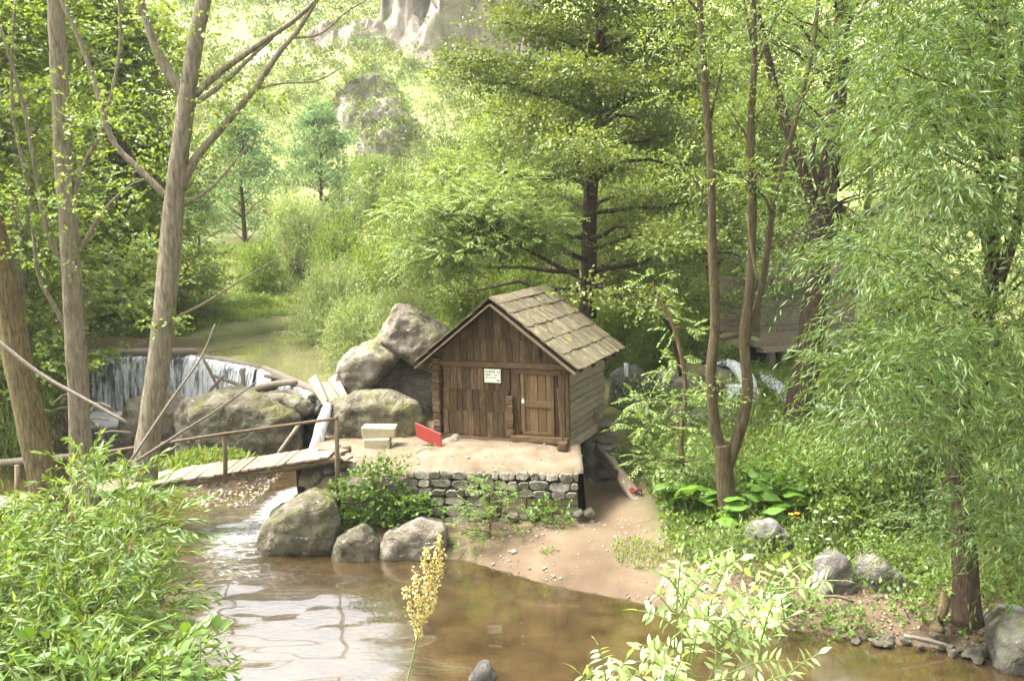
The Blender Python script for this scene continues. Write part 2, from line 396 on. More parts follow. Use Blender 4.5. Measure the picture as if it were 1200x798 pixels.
M['waterup'] = water_mat('green-brown upper river', (.15, .13, .06), (.24, .21, .115), .05, 3)  # base colour brightened to stand in for bright sky reflection
def water(name, P, z, mat, foamf, ripf, amp):
    x0, y0 = P.min(0)-.6; x1, y1 = P.max(0)+.6; st = .14
    xs = np.arange(x0, x1, st); ys = np.arange(y0, y1, st); X, Y = np.meshgrid(xs, ys); Q = np.stack([X.ravel(), Y.ravel()], 1)
    f = np.clip(foamf(Q), 0, 1); r = np.clip(ripf(Q), 0, 1)
    Z = z+amp*(r+.1)*vnoise(Q*np.array([1, 1.7]), .8, 4, 2)
    k = len(xs); i = (np.arange(len(ys)-1)[:, None]*k+np.arange(k-1)[None]).ravel()
    Fq = np.stack([i, i+1, i+k+1, i+k], 1)
    keep = pdist(Q[Fq].mean(1), P) < .5; Fq = Fq[keep]
    used = np.unique(Fq); mp = np.zeros(len(Q), int); mp[used] = np.arange(len(used))
    o = link(name, np_mesh(name, np.column_stack([Q, Z])[used], mp[Fq], mat, {'foam': f[used], 'ripple': r[used]}, True)); o['kind'] = 'structure'
    return o
def gauss(Q, x, y, sx, sy): return np.exp(-((Q[:, 0]-x)/sx)**2-((Q[:, 1]-y)/sy)**2)
def lowfoam_sheen(Q):
    f = 1.0*gauss(Q, -5.6, 23.2, .9, 1.6)+.62*gauss(Q, -6.4, 20.4, 1.2, 1.8)+.45*gauss(Q, -5.7, 17.9, 1.5, 1.3)+.2*gauss(Q, -2.7, 16.6, 1.6, .9)  # rapids terms: some real foam, plus sky reflection painted in as white
    f += 1.5*gauss(Q, -14.6, 32.8, 2.0, 1.6)+1.3*gauss(Q, -11.5, 33.4, 1.8, 1.3)+1.1*gauss(Q, -8.4, 30.4, 2, 1.4)
    return f
def lowrip(Q): return 1.2*gauss(Q, -6, 21, 2, 3.5)+.7*gauss(Q, -4.6, 17.0, 2.6, 2.2)+.9*gauss(Q, -12, 32, 6, 3)+.25*gauss(Q, -2.5, 14, 3, 2)
LOWC = LOW.copy()
water('river_water', np.array([p for p in LOW]), 0, M['water'], lowfoam_sheen, lowrip, .05)
UPW = np.array([(-4.7, 26.1), (-5.45, 26.5), (-8.75, 31.75), (-12.3, 34.75), (-16.9, 34.25), (-16.9, 36.3), (-12.9, 37.2), (-11.7, 40), (-10.5, 43.2), (-6, 48.5), (2, 54.5), (8, 52), (0, 46), (-3.9, 41), (-4.4, 36), (-4.1, 30), (-4.1, 27)], float)
def upwater():
    q = UPW; xs = np.arange(-17.5, 9, .3); ys = np.arange(25.5, 55, .3); X, Y = np.meshgrid(xs, ys); Q = np.stack([X.ravel(), Y.ravel()], 1)
    k = len(xs); i = (np.arange(len(ys)-1)[:, None]*k+np.arange(k-1)[None]).ravel(); Fq = np.stack([i, i+1, i+k+1, i+k], 1)
    d = pdist(Q[Fq].mean(1), q); Fq = Fq[d < .12]
    used = np.unique(Fq); mp = np.zeros(len(Q), int); mp[used] = np.arange(len(used)); U = Q[used]
    o = link('upper_river_water', np_mesh('upper', np.column_stack([U, np.full(len(U), 2.0)+.015*vnoise(U, .9, 2)]), mp[Fq], M['waterup'],
             {'foam': np.clip(.62*gauss(U, -10, 41.7, 2.0, .8)+.5*gauss(U, -9.3, 38, 1.8, .5), 0, 1), 'ripple': np.clip(.6*gauss(U, -9.5, 41, 4, 3), 0, 1)}, True)); o['kind'] = 'structure'
upwater()
# ------------------------------------------------------------------ rocks
def dtex(name, scale, kind='CLOUDS'):
    tx = bpy.data.textures.new(name, kind); tx.noise_scale = scale
    if kind == 'CLOUDS': tx.noise_depth = 3
    return tx
TEXB = dtex('rock_large', .7); TEXS = dtex('rock_small', .16); TEXH = dtex('rock_huge', 6.0); TEXM = dtex('rock_mid', 1.6); TEXV = dtex('rock_cracks', .5, 'VORONOI'); TEXV.weight_1 = 1; TEXV.weight_2 = -1; TEXV.noise_intensity = 1
def hull_rock(name, label, pts, mat, vox=.06, amp=.22, amps=.085, texs=(None, None), cat='boulder', kind=None, group=None, crack=.24):
    """pts: world points whose convex hull is the rough block."""
    bm = bmesh.new()
    c = sum((Vector(p) for p in pts), Vector())/len(pts)
    for p in pts: bm.verts.new(Vector(p)-c)
    bmesh.ops.convex_hull(bm, input=bm.verts)
    bmesh.ops.delete(bm, geom=[v for v in bm.verts if not v.link_faces], context='VERTS')
    me = bpy.data.meshes.new(name); bm.to_mesh(me); bm.free(); me.materials.append(mat)
    o = link(name, me); o.location = c
    m = o.modifiers.new('remesh', 'REMESH'); m.mode = 'VOXEL'; m.voxel_size = vox; m.use_smooth_shade = True
    for tx, st in ((texs[0] or TEXB, amp*.55), (texs[1] or TEXS, amps*1.1)):
        d = o.modifiers.new('displace', 'DISPLACE'); d.texture = tx; d.strength = st; d.mid_level = .5; d.texture_coords = 'GLOBAL'
    d = o.modifiers.new('displace', 'DISPLACE'); d.texture = TEXV; d.strength = -crack; d.mid_level = .35; d.texture_coords = 'GLOBAL'
    return tag(o, label, cat, group, kind)
def px_rock(name, label, outline, Yf, th, mat, sink=None, back=.25, **kw):
    """outline in photo pixels at distance Yf; th = depth in metres; the back face is pulled in."""
    pts = []
    ctr = Vector((sum(p[0] for p in outline)/len(outline), sum(p[1] for p in outline)/len(outline), 0))
    for p in outline:
        y = Yf+(p[2] if len(p) > 2 else 0)
        w = at(p[0], p[1], y); pts.append(w)
        q = at(lerp(p[0], ctr.x, back), lerp(p[1], ctr.y, back), y+.3*th); pts.append(q+Vector((0, .7*th, 0)))
        q2 = at(lerp(p[0], ctr.x, .35), lerp(p[1], ctr.y, .35), y); pts.append(q2-Vector((0, .22*th, 0)))
    if sink is not None: pts = [Vector((p.x, p.y, p.z)) for p in pts]+[Vector((p.x, p.y, sink)) for p in pts[::3]]
    return hull_rock(name, label, pts, mat, **kw)
px_rock('boulder', 'huge pale pointed boulder rising beside the mill hut', [(440, 402), (452, 380), (463, 360), (476, 361), (494, 375), (525, 389), (532, 440), (505, 434), (466, 416)], 25.4, 2.2, M['rock'], amp=.3, amps=.1)
px_rock('boulder', 'pale slab boulder leaning under the huge pointed rock by the river', [(395, 464), (396, 428), (410, 413), (442, 399), (470, 414), (450, 430), (434, 446), (420, 472)], 25.2, 2.2, M['rock'], amp=.25, amps=.09)
px_rock('boulder', 'dark sheltered rock under the overhang beside the mill hut', [(420, 450), (452, 420), (525, 425), (525, 520), (420, 500)], 26.2, 1.6, M['rock'], amp=.3, amps=.1)
px_rock('boulder', 'rounded mossy boulder below the huge pointed rock', [(384, 492), (388, 472), (420, 461), (455, 460), (487, 474), (497, 492), (505, 520), (480, 528), (400, 520)], 23.6, 1.5, M['rockmoss'], sink=1.2, amp=.25, amps=.08)
px_rock('boulder', 'broad mossy boulder in the stream below the weir', [(206, 486), (216, 470), (250, 460), (300, 464), (330, 476), (350, 488), (330, 515), (290, 530), (225, 522)], 26.6, 2.4, M['rockmoss'], sink=-.4, amp=.3, amps=.09)
px_rock('boulder', 'long grey rock ledge lying against the weir', [(290, 466), (330, 462), (362, 470), (368, 482), (345, 488), (300, 480)], 27.0, 1.2, M['rock'], amp=.2, amps=.08)
px_rock('boulder', 'grey stone under the falling water of the weir', [(140, 500), (150, 470), (185, 462), (215, 478), (215, 505), (180, 515)], 29.5, 1.8, M['rock'], sink=-.3, amp=.2)
px_rock('boulder', 'big olive boulder at the water under the footbridge end', [(305, 630), (312, 612), (335, 592), (362, 580), (388, 588), (395, 612), (385, 640), (335, 645)], 19.5, 1.5, M['rockmoss'], sink=-.3, amp=.2, amps=.07, vox=.05)
px_rock('boulder', 'small dark block behind the olive boulder', [(315, 612), (320, 600), (340, 592), (345, 612), (330, 622)], 20.6, .7, M['rockdark'], sink=-.2, amp=.1, vox=.05)
px_rock('boulder', 'sloping grey-green boulder at the shore below the creeper', [(390, 658), (398, 632), (425, 618), (442, 640), (425, 660)], 19.1, .9, M['rockmoss'], sink=-.3, amp=.14, vox=.045)
px_rock('boulder', 'cracked pale boulder at the foot of the stone wall', [(440, 655), (455, 628), (490, 615), (520, 618), (520, 640), (495, 658)], 19.2, 1.0, M['rock'], sink=-.2, amp=.14, vox=.045)
px_rock('boulder', 'upright grey boulder under feathery leaves on the far bank', [(866, 668), (868, 635), (885, 614), (908, 613), (926, 632), (932, 660), (900, 675)], 18.2, .9, M['rockdark'], sink=.1, amp=.12, vox=.045)
px_rock('boulder', 'narrow upright grey boulder at the water edge', [(958, 700), (962, 668), (974, 650), (990, 654), (1002, 690), (985, 708)], 16.5, .7, M['rockdark'], sink=.1, amp=.08, vox=.04)
px_rock('boulder', 'tilted grey boulder with a flat side by driftwood', [(1006, 700), (1008, 668), (1022, 654), (1045, 664), (1072, 692), (1060, 706)], 16.6, .8, M['rockdark'], sink=.1, amp=.1, vox=.04)
px_rock('boulder', 'flat pale stone at the lower end of the wooden chute', [(752, 640), (760, 624), (785, 620), (800, 634), (780, 646)], 19.3, .6, M['rock'], sink=.2, amp=.08, vox=.04)
px_rock('boulder', 'brown rock at the river edge under the willow', [(1172, 785), (1174, 745), (1195, 728), (1230, 730), (1240, 795)], 14.2, 1.2, M['rockdark'], sink=-.2, amp=.16, vox=.05)
px_rock('boulder', 'wet rock breaking the surface of the pool', [(554, 794), (559, 786), (570, 783), (576, 792), (566, 798)], 13.9, .3, M['rockwet'], sink=-.2, amp=.04, vox=.025)
px_rock('boulder', 'pale rock face beside the mill race waterfall', [(765, 475), (772, 436), (815, 428), (855, 436), (885, 455), (884, 484), (820, 492)], 29.2, 1.8, M['rock'], sink=1.0, amp=.35, amps=.12)
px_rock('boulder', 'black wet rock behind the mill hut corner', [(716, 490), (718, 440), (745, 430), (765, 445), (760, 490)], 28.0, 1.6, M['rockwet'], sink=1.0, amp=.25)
px_rock('boulder', 'low brown ledge below the mill race', [(770, 505), (785, 484), (850, 482), (885, 490), (880, 515), (800, 520)], 26.2, 1.0, M['rockdark'], sink=.8, amp=.2)
px_rock('boulder', 'pale rock showing among the river bushes', [(498, 300), (500, 268), (515, 262), (522, 282), (512, 305)], 44, 2.2, M['rock'], sink=2.0, vox=.12, amp=.4)
# cliffs on the hillside
CRAGS = []
def crag(label, px_, py_, rx, ry, h, seed):
    """jagged rock patch growing out of the hillside: a ridged height patch, flat facets."""
    c = onground(px_, py_); n = 64; off = Vector((seed*13.7, seed*5.1, 0))
    U, V = np.meshgrid(np.linspace(-1, 1, n), np.linspace(-1, 1, n)); X = c.x+U.ravel()*rx; Y = c.y+V.ravel()*ry
    z0 = terrain(np.stack([X, Y], 1))[0]; vs = []
    for k in range(n*n):
        p = Vector((X[k], Y[k], 0)); e = math.hypot(U.ravel()[k], V.ravel()[k])+.35*mnoise.noise(p*.12+off)
        m = max(0, min(1, (1-e)/.55)); m = m*m*(3-2*m)
        r1 = mnoise.ridged_multi_fractal(p*.19+off, .7, 2.2, 6, 1.0, 2.0); st = mnoise.noise(p*.35+off)
        zz = z0[k]-1.2+m*(1.2+h*(.25+.38*r1)); zz += m*.7*mnoise.noise(p*1.3+off)
        vs.append((X[k]+.9*m*mnoise.noise(p*.5-off), Y[k]-m*h*.35*(r1-.5)+m*st, zz))
    i = (np.arange(n-1)[:, None]*n+np.arange(n-1)[None]).ravel(); Fq = np.stack([i, i+1, i+n+1, i+n], 1)
    keep = np.array([max(vs[q][2]-z0[q] for q in f) > -1.1 for f in Fq])
    CRAGS.append([(Vector(vs[q]), m_) for q, m_ in [(R.randrange(n*n), R.uniform(.5, 1.1)) for _ in range(260)] if vs[q][2]-z0[q] > -.4])
    o = link('rock_outcrop', np_mesh('rock_outcrop', np.array(vs)-np.array(c), Fq[keep], M['cliff'])); o.location = c; tag(o, label, 'rock'); CRAGS[-1].append(o)
crag('jagged grey cliff on the hillside behind the big tree', 545, 42, 15, 16, 11, 1)
crag('pale rocky knob on the hillside above the river trees', 436, 126, 4.6, 6.5, 2.6, 2)
crag('low rock rib running down below the pale rocky knob', 450, 172, 3.5, 7, 3, 3)
crag('pink scree band high on the hillside', 420, 48, 8, 7, 2.4, 4)
# small shared stones
def stone_mesh(seed, n=14):
    r = random.Random(seed); bm = bmesh.new(); bmesh.ops.create_icosphere(bm, subdivisions=2, radius=.62)
    pl = [(Vector((r.gauss(0, 1), r.gauss(0, 1), r.gauss(0, 1))).normalized(), r.uniform(.27, .44)) for _ in range(n)]
    pl += [(Vector(d), r.uniform(.4, .5)) for d in ((1, 0, 0), (-1, 0, 0), (0, 0, 1), (0, 0, -1), (0, 1, 0), (0, -1, 0))]
    for v_ in bm.verts:
        for nn, d in pl:
            k = v_.co.dot(nn)-d
            if k > 0: v_.co -= nn*k
        v_.co *= 1+.05*mnoise.noise(v_.co*4+Vector((seed, 0, 0)))
    me = bpy.data.meshes.new('stone'); bm.to_mesh(me); bm.free(); me.materials.append(M['stone'])
    return me
STONES = [stone_mesh(i) for i in range(8)]
STONESD = []
for s_ in STONES[:5]:
    k = s_.copy(); k.materials.clear(); k.materials.append(M['rockdark']); STONESD.append(k)
def stone(parent, loc, size, rot=None, name='stone', pool=None, label=None):
    o = link(name, R.choice(pool or STONES), None, parent); o.location = loc; o.scale = size
    o.rotation_euler = rot or (R.uniform(-.25, .25), R.uniform(-.3, .3), R.uniform(-.3, .3)); return o

# ------------------------------------------------------------------ mill platform and retaining wall
WA, WB = Vector((-3.55, 20.75, 0)), Vector((1.5, 20.35, 0))
wall = empty('retaining_wall', (-1, 20.5, .4), 'rough dry stone retaining wall under the mill hut terrace', 'wall')
wall.location = (0, 0, 0)
ZT = lambda u: lerp(1.38, 1.6, u)
def fitted_stone(s0, s1, z0, z1):
    """flat-faced wall stone: an irregular eight-cornered block with a bevelled, slightly proud face."""
    w, h = s1-s0, z1-z0; cx, cz = (s0+s1)/2, (z0+z1)/2; j = lambda a: R.uniform(-a, a)
    cut = lambda: R.uniform(.12, .34)
    pts = [(s0+w*cut(), z0), (s1-w*cut(), z0), (s1, z0+h*cut()), (s1, z1-h*cut()), (s1-w*cut(), z1), (s0+w*cut(), z1), (s0, z1-h*cut()), (s0, z0+h*cut())]
    pts = [(a+j(.018), b+j(.018)) for a, b in pts]; yf = -.03+j(.035); ti = j(.03); vs = []
    for sc_, yo in ((.97, .22), (.97, .0), (.80, -.045)):
        for a, b in pts: vs.append((cx+(a-cx)*sc_-cx, yf+yo+(ti*(b-cz)/h*2 if yo < .1 else 0)+(j(.008) if yo < 0 else 0), cz+(b-cz)*sc_-cz))
    fs = [(k*8+q, k*8+(q+1) % 8, k*8+8+(q+1) % 8, k*8+8+q) for k in (0, 1) for q in range(8)]+[tuple(range(16, 24))]
    o = MB().add(vs, fs).build('stone', M['stone'], wall); u = cx/5.07; p = WA.lerp(WB, u); o.location = (p.x, p.y-.14*(1.6-cz)-.12, cz); o.rotation_euler = (rad(-7), 0, math.atan2(WB.y-WA.y, WB.x-WA.x)); return o
z = .3
while z < 1.6:
    h = R.uniform(.15, .25); x = R.uniform(-.2, 0)
    while x < 5.0:
        w_ = min(R.uniform(.17, .46)*(1.25 if h > .2 else .9), 5.07-x); u = (x+w_/2)/5.07
        if w_ > .09 and not (u > .63 and z < .93): fitted_stone(x, x+w_, z+R.uniform(-.02, .02), min(z+h+R.uniform(-.02, .03), ZT(u)+.08)) if z+.06 < ZT(u) else None
        x += w_
    z += h
for k in range(9):                                                   # toe stones on the right
    stone(wall, (lerp(-.2, 1.75, k/8), 20.1+R.uniform(-.08, .05), .5+R.uniform(-.04, .1)+.1*(k > 6)), (R.uniform(.24, .4), .3, R.uniform(.16, .26)))
for k, (zz0, zz1) in enumerate(((.42, .58), (.59, .76), (.77, .95))):   # mortared block courses
    for q in range(3):
        x0 = lerp(-.25, 1.52, q/3)+.01; x1 = lerp(-.25, 1.52, (q+1)/3)-.01
        o = MB().box((x0, 20.30-.03*(2-k), zz0), (x1, 20.8, zz1), None, .02).build('block', M['concrete'], wall)
        b_ = o.modifiers.new('bevel', 'BEVEL'); b_.width = .02; b_.segments = 2
o = MB().add([(-3.5, 20.85, .2), (1.45, 20.55, .2), (1.45, 20.55, 1.5), (-3.5, 20.85, 1.35), (-3.5, 21.6, .2), (1.5, 21.6, .2), (1.5, 21.6, 1.55), (-3.5, 21.6, 1.5)],
     [(0, 1, 2, 3), (1, 5, 6, 2), (4, 0, 3, 7), (3, 2, 6, 7)]).build('mortar_core', M['concrete'], wall)
# terrace top: a gently sloping earth sheet with a side face
tx = np.linspace(-5.0, 1.62, 60); ty = np.linspace(20.5, 26.2, 50); TX, TY = np.meshgrid(tx, ty); TP = np.stack([TX.ravel(), TY.ravel()], 1)
fr = np.interp(TP[:, 0], [-5, -3.5, 1.62], [20.85, 20.55, 20.24]); TP[:, 1] = fr+(TP[:, 1]-20.5)*(26.2-fr)/5.7
tz = 1.63+.3*sm((TP[:, 1]-20.3)/1.1)+.05*vnoise(TP, .7, 6)+.03*vnoise(TP, .2, 8)-.25*sm((-3.2-TP[:, 0])/1.5)*sm((22.4-TP[:, 1])/1.5)
tz += np.interp(TP[:, 0], [-5, -2.4, -1.2, 1.6], [-.34, -.26, -.1, .02])-.12*(np.arange(len(TP)) < 60)
k = 60; i = (np.arange(49)[:, None]*k+np.arange(k-1)[None]).ravel(); TF = np.stack([i, i+1, i+k+1, i+k], 1)
V0 = np.column_stack([TP, tz]); nV = len(V0); side = np.arange(49)*k+k-1
V1 = V0[np.append(side, 49*k+k-1)].copy(); V1[:, 2] = .2; V1[:, 0] += .12
SF = np.stack([side, nV+np.arange(49), nV+np.arange(49)+1, side+k], 1)
t = NT('terrace earth'); v = t.coords('Object'); n1 = t.noise(v, 2.2, 6, .65); n2 = t.noise(v, 14, 6, .7)
cc = t.ramp(n1, [(.3, (.06, .047, .03)), (.55, (.13, .107, .075)), (.75, (.21, .18, .135))]); cc = t.mix(t.math('MULTIPLY', n2, .5), cc, (.2, .14, .08))
M['terrace'] = t.done(t.principled(cc, .93, t.bump(t.math('ADD', n1, n2), .7, .03), spec=.15))
o = link('terrace', np_mesh('terrace', np.vstack([V0, V1]), np.vstack([TF, SF]), M['terrace'], None, True)); o['kind'] = 'structure'

def pebbles():
    g = np.random.default_rng(77); base = np.array([(1, 0, 0), (-1, 0, 0), (0, 1, 0), (0, -1, 0), (0, 0, 1), (0, 0, -1)], float); fc = np.array([(0, 2, 4), (2, 1, 4), (1, 3, 4), (3, 0, 4), (2, 0, 5), (1, 2, 5), (3, 1, 5), (0, 3, 5)])
    P = []
    a = np.column_stack([g.uniform(-2, 4.5, 1200), g.uniform(16, 20.2, 1200)]); z_, dl_, du_, h_ = terrain(a); k_ = (dl_ > 0)&(vnoise(a, .9, 14, 2)+g.normal(0, .3, len(a)) > .1); P.append(np.column_stack([a, z_])[k_])
    a = np.column_stack([g.uniform(3, 9, 1500), g.uniform(13.5, 17.5, 1500)]); z_, dl_, du_, h_ = terrain(a); k_ = (dl_ > -.2)&(dl_ < 1.3); P.append(np.column_stack([a, z_])[k_])
    a = np.column_stack([g.uniform(-8.5, -6.6, 900), g.uniform(22.6, 26, 900)]); z_, dl_, du_, h_ = terrain(a); P.append(np.column_stack([a, np.maximum(z_, 0)]))
    idx = g.integers(60*50, size=420); P.append(V0[:3000][idx]+np.column_stack([g.normal(0, .05, (420, 2)), np.zeros(420)]))
    P = np.vstack(P); n = len(P); s = g.gamma(2.0, .009, n)[:, None, None]+.008
    V = base[None]*(1+g.normal(0, .25, (n, 6, 1)))*s*np.array([1.2, 1.2, .7]); th = g.uniform(0, 6.28, n); c_, s2 = np.cos(th), np.sin(th); x_ = V[..., 0]*c_[:, None]-V[..., 1]*s2[:, None]; y_ = V[..., 0]*s2[:, None]+V[..., 1]*c_[:, None]
    V = np.stack([x_, y_, V[..., 2]], -1)+P[:, None]
    o = link('pebbles', np_mesh('pebbles', V.reshape(-1, 3), (np.arange(n)[:, None, None]*6+fc[None]).reshape(-1, 3), M['pebble'], None, True)); tag(o, 'scattered pebbles on the sandy spit, terrace and shores', 'pebbles', None, 'stuff')
pebbles()
# ------------------------------------------------------------------ mill hut
W_, DP, H_, A_ = 3.4, 2.9, 2.07, 1.295
OV, FO, BO = .40, .42, .50
SL = A_/(W_/2)
hut = empty('mill_hut', (1.30, 21.36, 1.97), 'small weathered wooden watermill hut with steep shake roof on stone terrace', 'hut')
hut.rotation_euler = (0, rad(-1.8), rad(-23))
def hb(name, mat, lo, hi, parent=hut, jit=.008, bev=.008):
    o = MB().box(lo, hi, None, jit).build(name, mat, parent)
    if bev: b_ = o.modifiers.new('bevel', 'BEVEL'); b_.width = bev; b_.segments = 1
    return o
def roofz(x): return H_+A_-abs(x+W_/2)*SL
# near-black core added as painted shade behind the gaps between boards
MB().prism([(-W_+.1, .02), (-.1, .02), (-.1, H_), (-W_/2, H_+A_-.15), (-W_+.1, H_)], .1, DP-.1).build('shade_core', M['void'], hut)
def boards(name, x0, x1, zlo, zhi, y, th, wmin=.13, wmax=.22, wav=.02, mat='board', gable=False, parent=hut):
    x = x0
    while x < x1-.02:
        w = min(R.uniform(wmin, wmax), x1-x)
        if x1-(x+w) < .06: w = x1-x
        a, b = x+.005, x+w-.005; l0 = zlo+R.uniform(-wav, wav); l1 = zlo+R.uniform(-wav, wav)
        if gable:
            ra, rb = roofz(a)-.05, roofz(b)-.05; ta, tb = min(zhi, ra), min(zhi, rb)
            if max(ta, tb) > zlo+.05:
                ta = max(ta, l0+.01); tb = max(tb, l1+.01)
                poly = [(a, l0), (b, l1), (b, tb), (a, ta)]
                if a < -W_/2 < b and zhi > H_+A_-.1: poly = [(a, l0), (b, l1), (b, rb), (-W_/2, H_+A_-.06), (a, ra)]
                yy = y+R.uniform(-.008, .008); MB().prism(poly, yy, yy+th).build(name, M[mat], parent)
        else:
            yy = y+R.uniform(-.01, .01); MB().prism([(a, l0), (b, l1), (b, zhi+R.uniform(-.01, .01)), (a, zhi)], yy, yy+th).build(name, M[mat], parent)
        x += w
boards('wall_board', -3.22, -1.42, 1.14, 1.79, .0, .03)
boards('wall_board', -3.24, -1.46, .58, 1.20, -.035, .03, wav=.03)
boards('wall_board', -3.24, -1.46, .06, .66, -.07, .03, wav=.03)
hb('wall_board', M['board'], (-1.40, .0, .1), (-1.16, .04, 1.76))
hb('wall_board', M['board'], (-.20, .01, .1), (-.03, .05, 1.76)); hb('wall_board', M['board'], (-.27, -.0, .1), (-.21, .06, 1.78))
for q in range(5): hb('stub_log', M['boardx'], (-1.50+R.uniform(-.02, .02), -.10, .10+q*.2), (-1.33, .05, .28+q*.2), jit=.015)
hb('plate_beam', M['boardx'], (-W_-.12, -.07, 1.77), (-.0+.10, .09, 1.90))
hb('sill_beam', M['boardx'], (-W_-.05, -.07, -.07), (-1.2, .1, .05)); 
hb('threshold', M['boardx'], (-1.42, -.12, -.02), (.06, .06, .13)); hb('threshold_end', M['boardx'], (-.12, -.34, -.10), (.10, -.122, .07))
hb('lintel', M['boardx'], (-1.3, -.03, 1.63), (-.1, .05, 1.76))
door = empty('door'); door.parent = hut
for q in range(4): hb('door_board', M['door'], (-1.12+q*.208, .0, .14), (-1.12+(q+1)*.208-.006, .03, 1.62), door)
hb('door_rail', M['door'], (-1.12, -.028, .82), (-.29, -.002, .98), door); hb('door_rail', M['door'], (-1.12, -.028, .14), (-.29, -.002, .22), door)
hb('door_stile', M['door'], (-1.14, -.03, .225), (-1.04, -.003, 1.62), door); hb('door_stile', M['door'], (-.37, -.03, .225), (-.28, -.003, 1.62), door)
lk = MB(); lk.box((-1.10, -.07, .93), (-1.04, -.032, 1.0)); lk.tube([(-1.09, -.05, 1.0), (-1.085, -.05, 1.04), (-1.055, -.05, 1.04), (-1.05, -.05, 1.0)], [.008]*4, 6); lk.build('padlock', M['metal'], door)
boards('gable_board', -W_-.02, .02, 1.905, 2.5, -.01, .03, gable=True)
boards('gable_board', -W_+.5, -.5, 2.44, 3.5, -.045, .03, .14, .24, gable=True)
hb('loft_opening_shade', M['void'], (-.66, -.03, 2.02), (-.56, -.012, 2.3), jit=.004, bev=0)  # near-black block on the boards paints the shade of the opening
MB().bar((-.05, -.1, .05), (-.13, -.16, 1.35), .05, .05).build('leaning_pole', M['pole'], hut)
# front corner log ends and side logs
z = .02; q = 0
while z < 1.92:
    h = R.uniform(.16, .21)
    hb('log_end', M['boardx'], (-W_-.10+R.uniform(-.03, .03), -.12+R.uniform(-.03, .03), z), (-W_+.1, .1, z+h-.015), jit=.015, bev=.015)
    ov = R.uniform(.02, .22) if q % 2 else .02
    hb('side_log', M['log'], (-.13, .085+.05, z), (.05+R.uniform(-.02, .03), DP+ov, z+h-.012), jit=.016, bev=.02)
    hb('side_log', M['log'], (-W_-.05, .11, z), (-W_+.09, DP+ov, z+h-.012), jit=.016, bev=.02)
    hb('back_log', M['log'], (-W_, DP-.12, z+.01), (-.14, DP+.0, z+h-.022), jit=.01)
    z += h; q += 1
hb('side_sill', M['log'], (-.10, .1, -.17), (.10, DP+.15, .005), jit=.02); hb('beam_end', M['log'], (.06, 2.0, .18), (.2, 2.2, .36), jit=.015)
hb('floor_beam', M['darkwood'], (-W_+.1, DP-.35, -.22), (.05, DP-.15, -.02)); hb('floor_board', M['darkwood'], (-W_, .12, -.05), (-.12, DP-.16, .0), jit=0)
hb('corner_post', M['board'], (-.01, .0, .13), (.07, .11, 1.76))
# roof
roof = empty('roof'); roof.parent = hut
slen = math.hypot(W_/2+OV, (W_/2+OV)*SL); ux = Vector((1, 0, -SL)).normalized()
NR = 5
def shake_mesh(seed):
    r = random.Random(seed); L = slen/NR*1.16; w = .205; b = MB()
    vs = []
    nx_, ny_ = 4, 3
    for side_ in (0, 1):
        for a in range(nx_+1):
            for c_ in range(ny_):
                vs.append((L*a/nx_+(r.uniform(-.018, .018) if a == nx_ else 0), w*c_/(ny_-1)-w/2+r.uniform(-.004, .004), (.03 if side_ else 0)+r.uniform(-.004, .004)+.006*(c_ == 1)))
    n = (nx_+1)*ny_; fs = []
    for a in range(nx_):
        for c_ in range(ny_-1):
            i = a*ny_+c_; fs += [(i, i+1, i+ny_+1, i+ny_), (n+i, n+i+ny_, n+i+ny_+1, n+i+1)]
    per = [a*ny_ for a in range(nx_+1)]+[nx_*ny_+1, nx_*ny_+2]+[a*ny_+2 for a in range(nx_-1, -1, -1)]+[1]
    for i in range(len(per)): j = per[(i+1) % len(per)]; fs.append((per[i], n+per[i], n+j, j))
    return b.add(vs, fs).mesh('shake', M['shake'])
SHK = [shake_mesh(i) for i in range(8)]
ang = math.atan(SL)
for side_ in (1, -1):
    for rrow in range(NR):
        for kk in range(19):
            o = link('shake', R.choice(SHK), None, roof)
            s0 = slen*rrow/NR+R.uniform(-.02, .02)
            x = -W_/2+side_*(s0*math.cos(ang)); zz = H_+A_+.05-s0*math.sin(ang)+.055
            y = -FO+(kk+.5)*(DP+FO+BO)/19
            o.location = (x, y, zz); o.rotation_euler = (0, ang+rad(-2.2), 0 if side_ == 1 else math.pi)
            if side_ == -1: o.rotation_euler = Matrix.Rotation(math.pi, 3, 'Z').to_4x4().to_euler(); o.rotation_euler = (Matrix.Rotation(math.pi, 4, 'Z') @ Matrix.Rotation(ang+rad(-2.2), 4, 'Y')).to_euler()
            o.scale = (1, R.uniform(.95, 1.06), R.uniform(.8, 1.2))
for side_ in (1, -1):
    e = Vector((-W_/2+side_*(W_/2+OV), 0, H_-OV*SL)); tpt = Vector((-W_/2, 0, H_+A_))
    MB().bar(tpt+Vector((0, -FO+.02, -.03)), e+Vector((0, -FO+.02, -.03)), .04, .12, (0, 1, 0)).build('barge_board', M['pole'], roof).data
    MB().bar(tpt+Vector((0, DP+BO-.03, -.03)), e+Vector((0, DP+BO-.03, -.03)), .04, .12, (0, 1, 0)).build('barge_board', M['board'], roof)
    for yy in (.05, 1.0, 2.0, DP-.1): MB().bar(tpt+Vector((0, yy, -.05)), e+Vector((0, yy, -.05)), .08, .1, (0, 1, 0)).build('rafter', M['board'], roof)
    mm = MB().add([tpt+Vector((0, -FO+.04, .03)), tpt+Vector((0, DP+BO-.05, .03)), e+Vector((0, DP+BO-.05, .03)), e+Vector((0, -FO+.04, .03))], [(0, 1, 2, 3)]); mm.build('roof_sheathing', M['board'], roof)
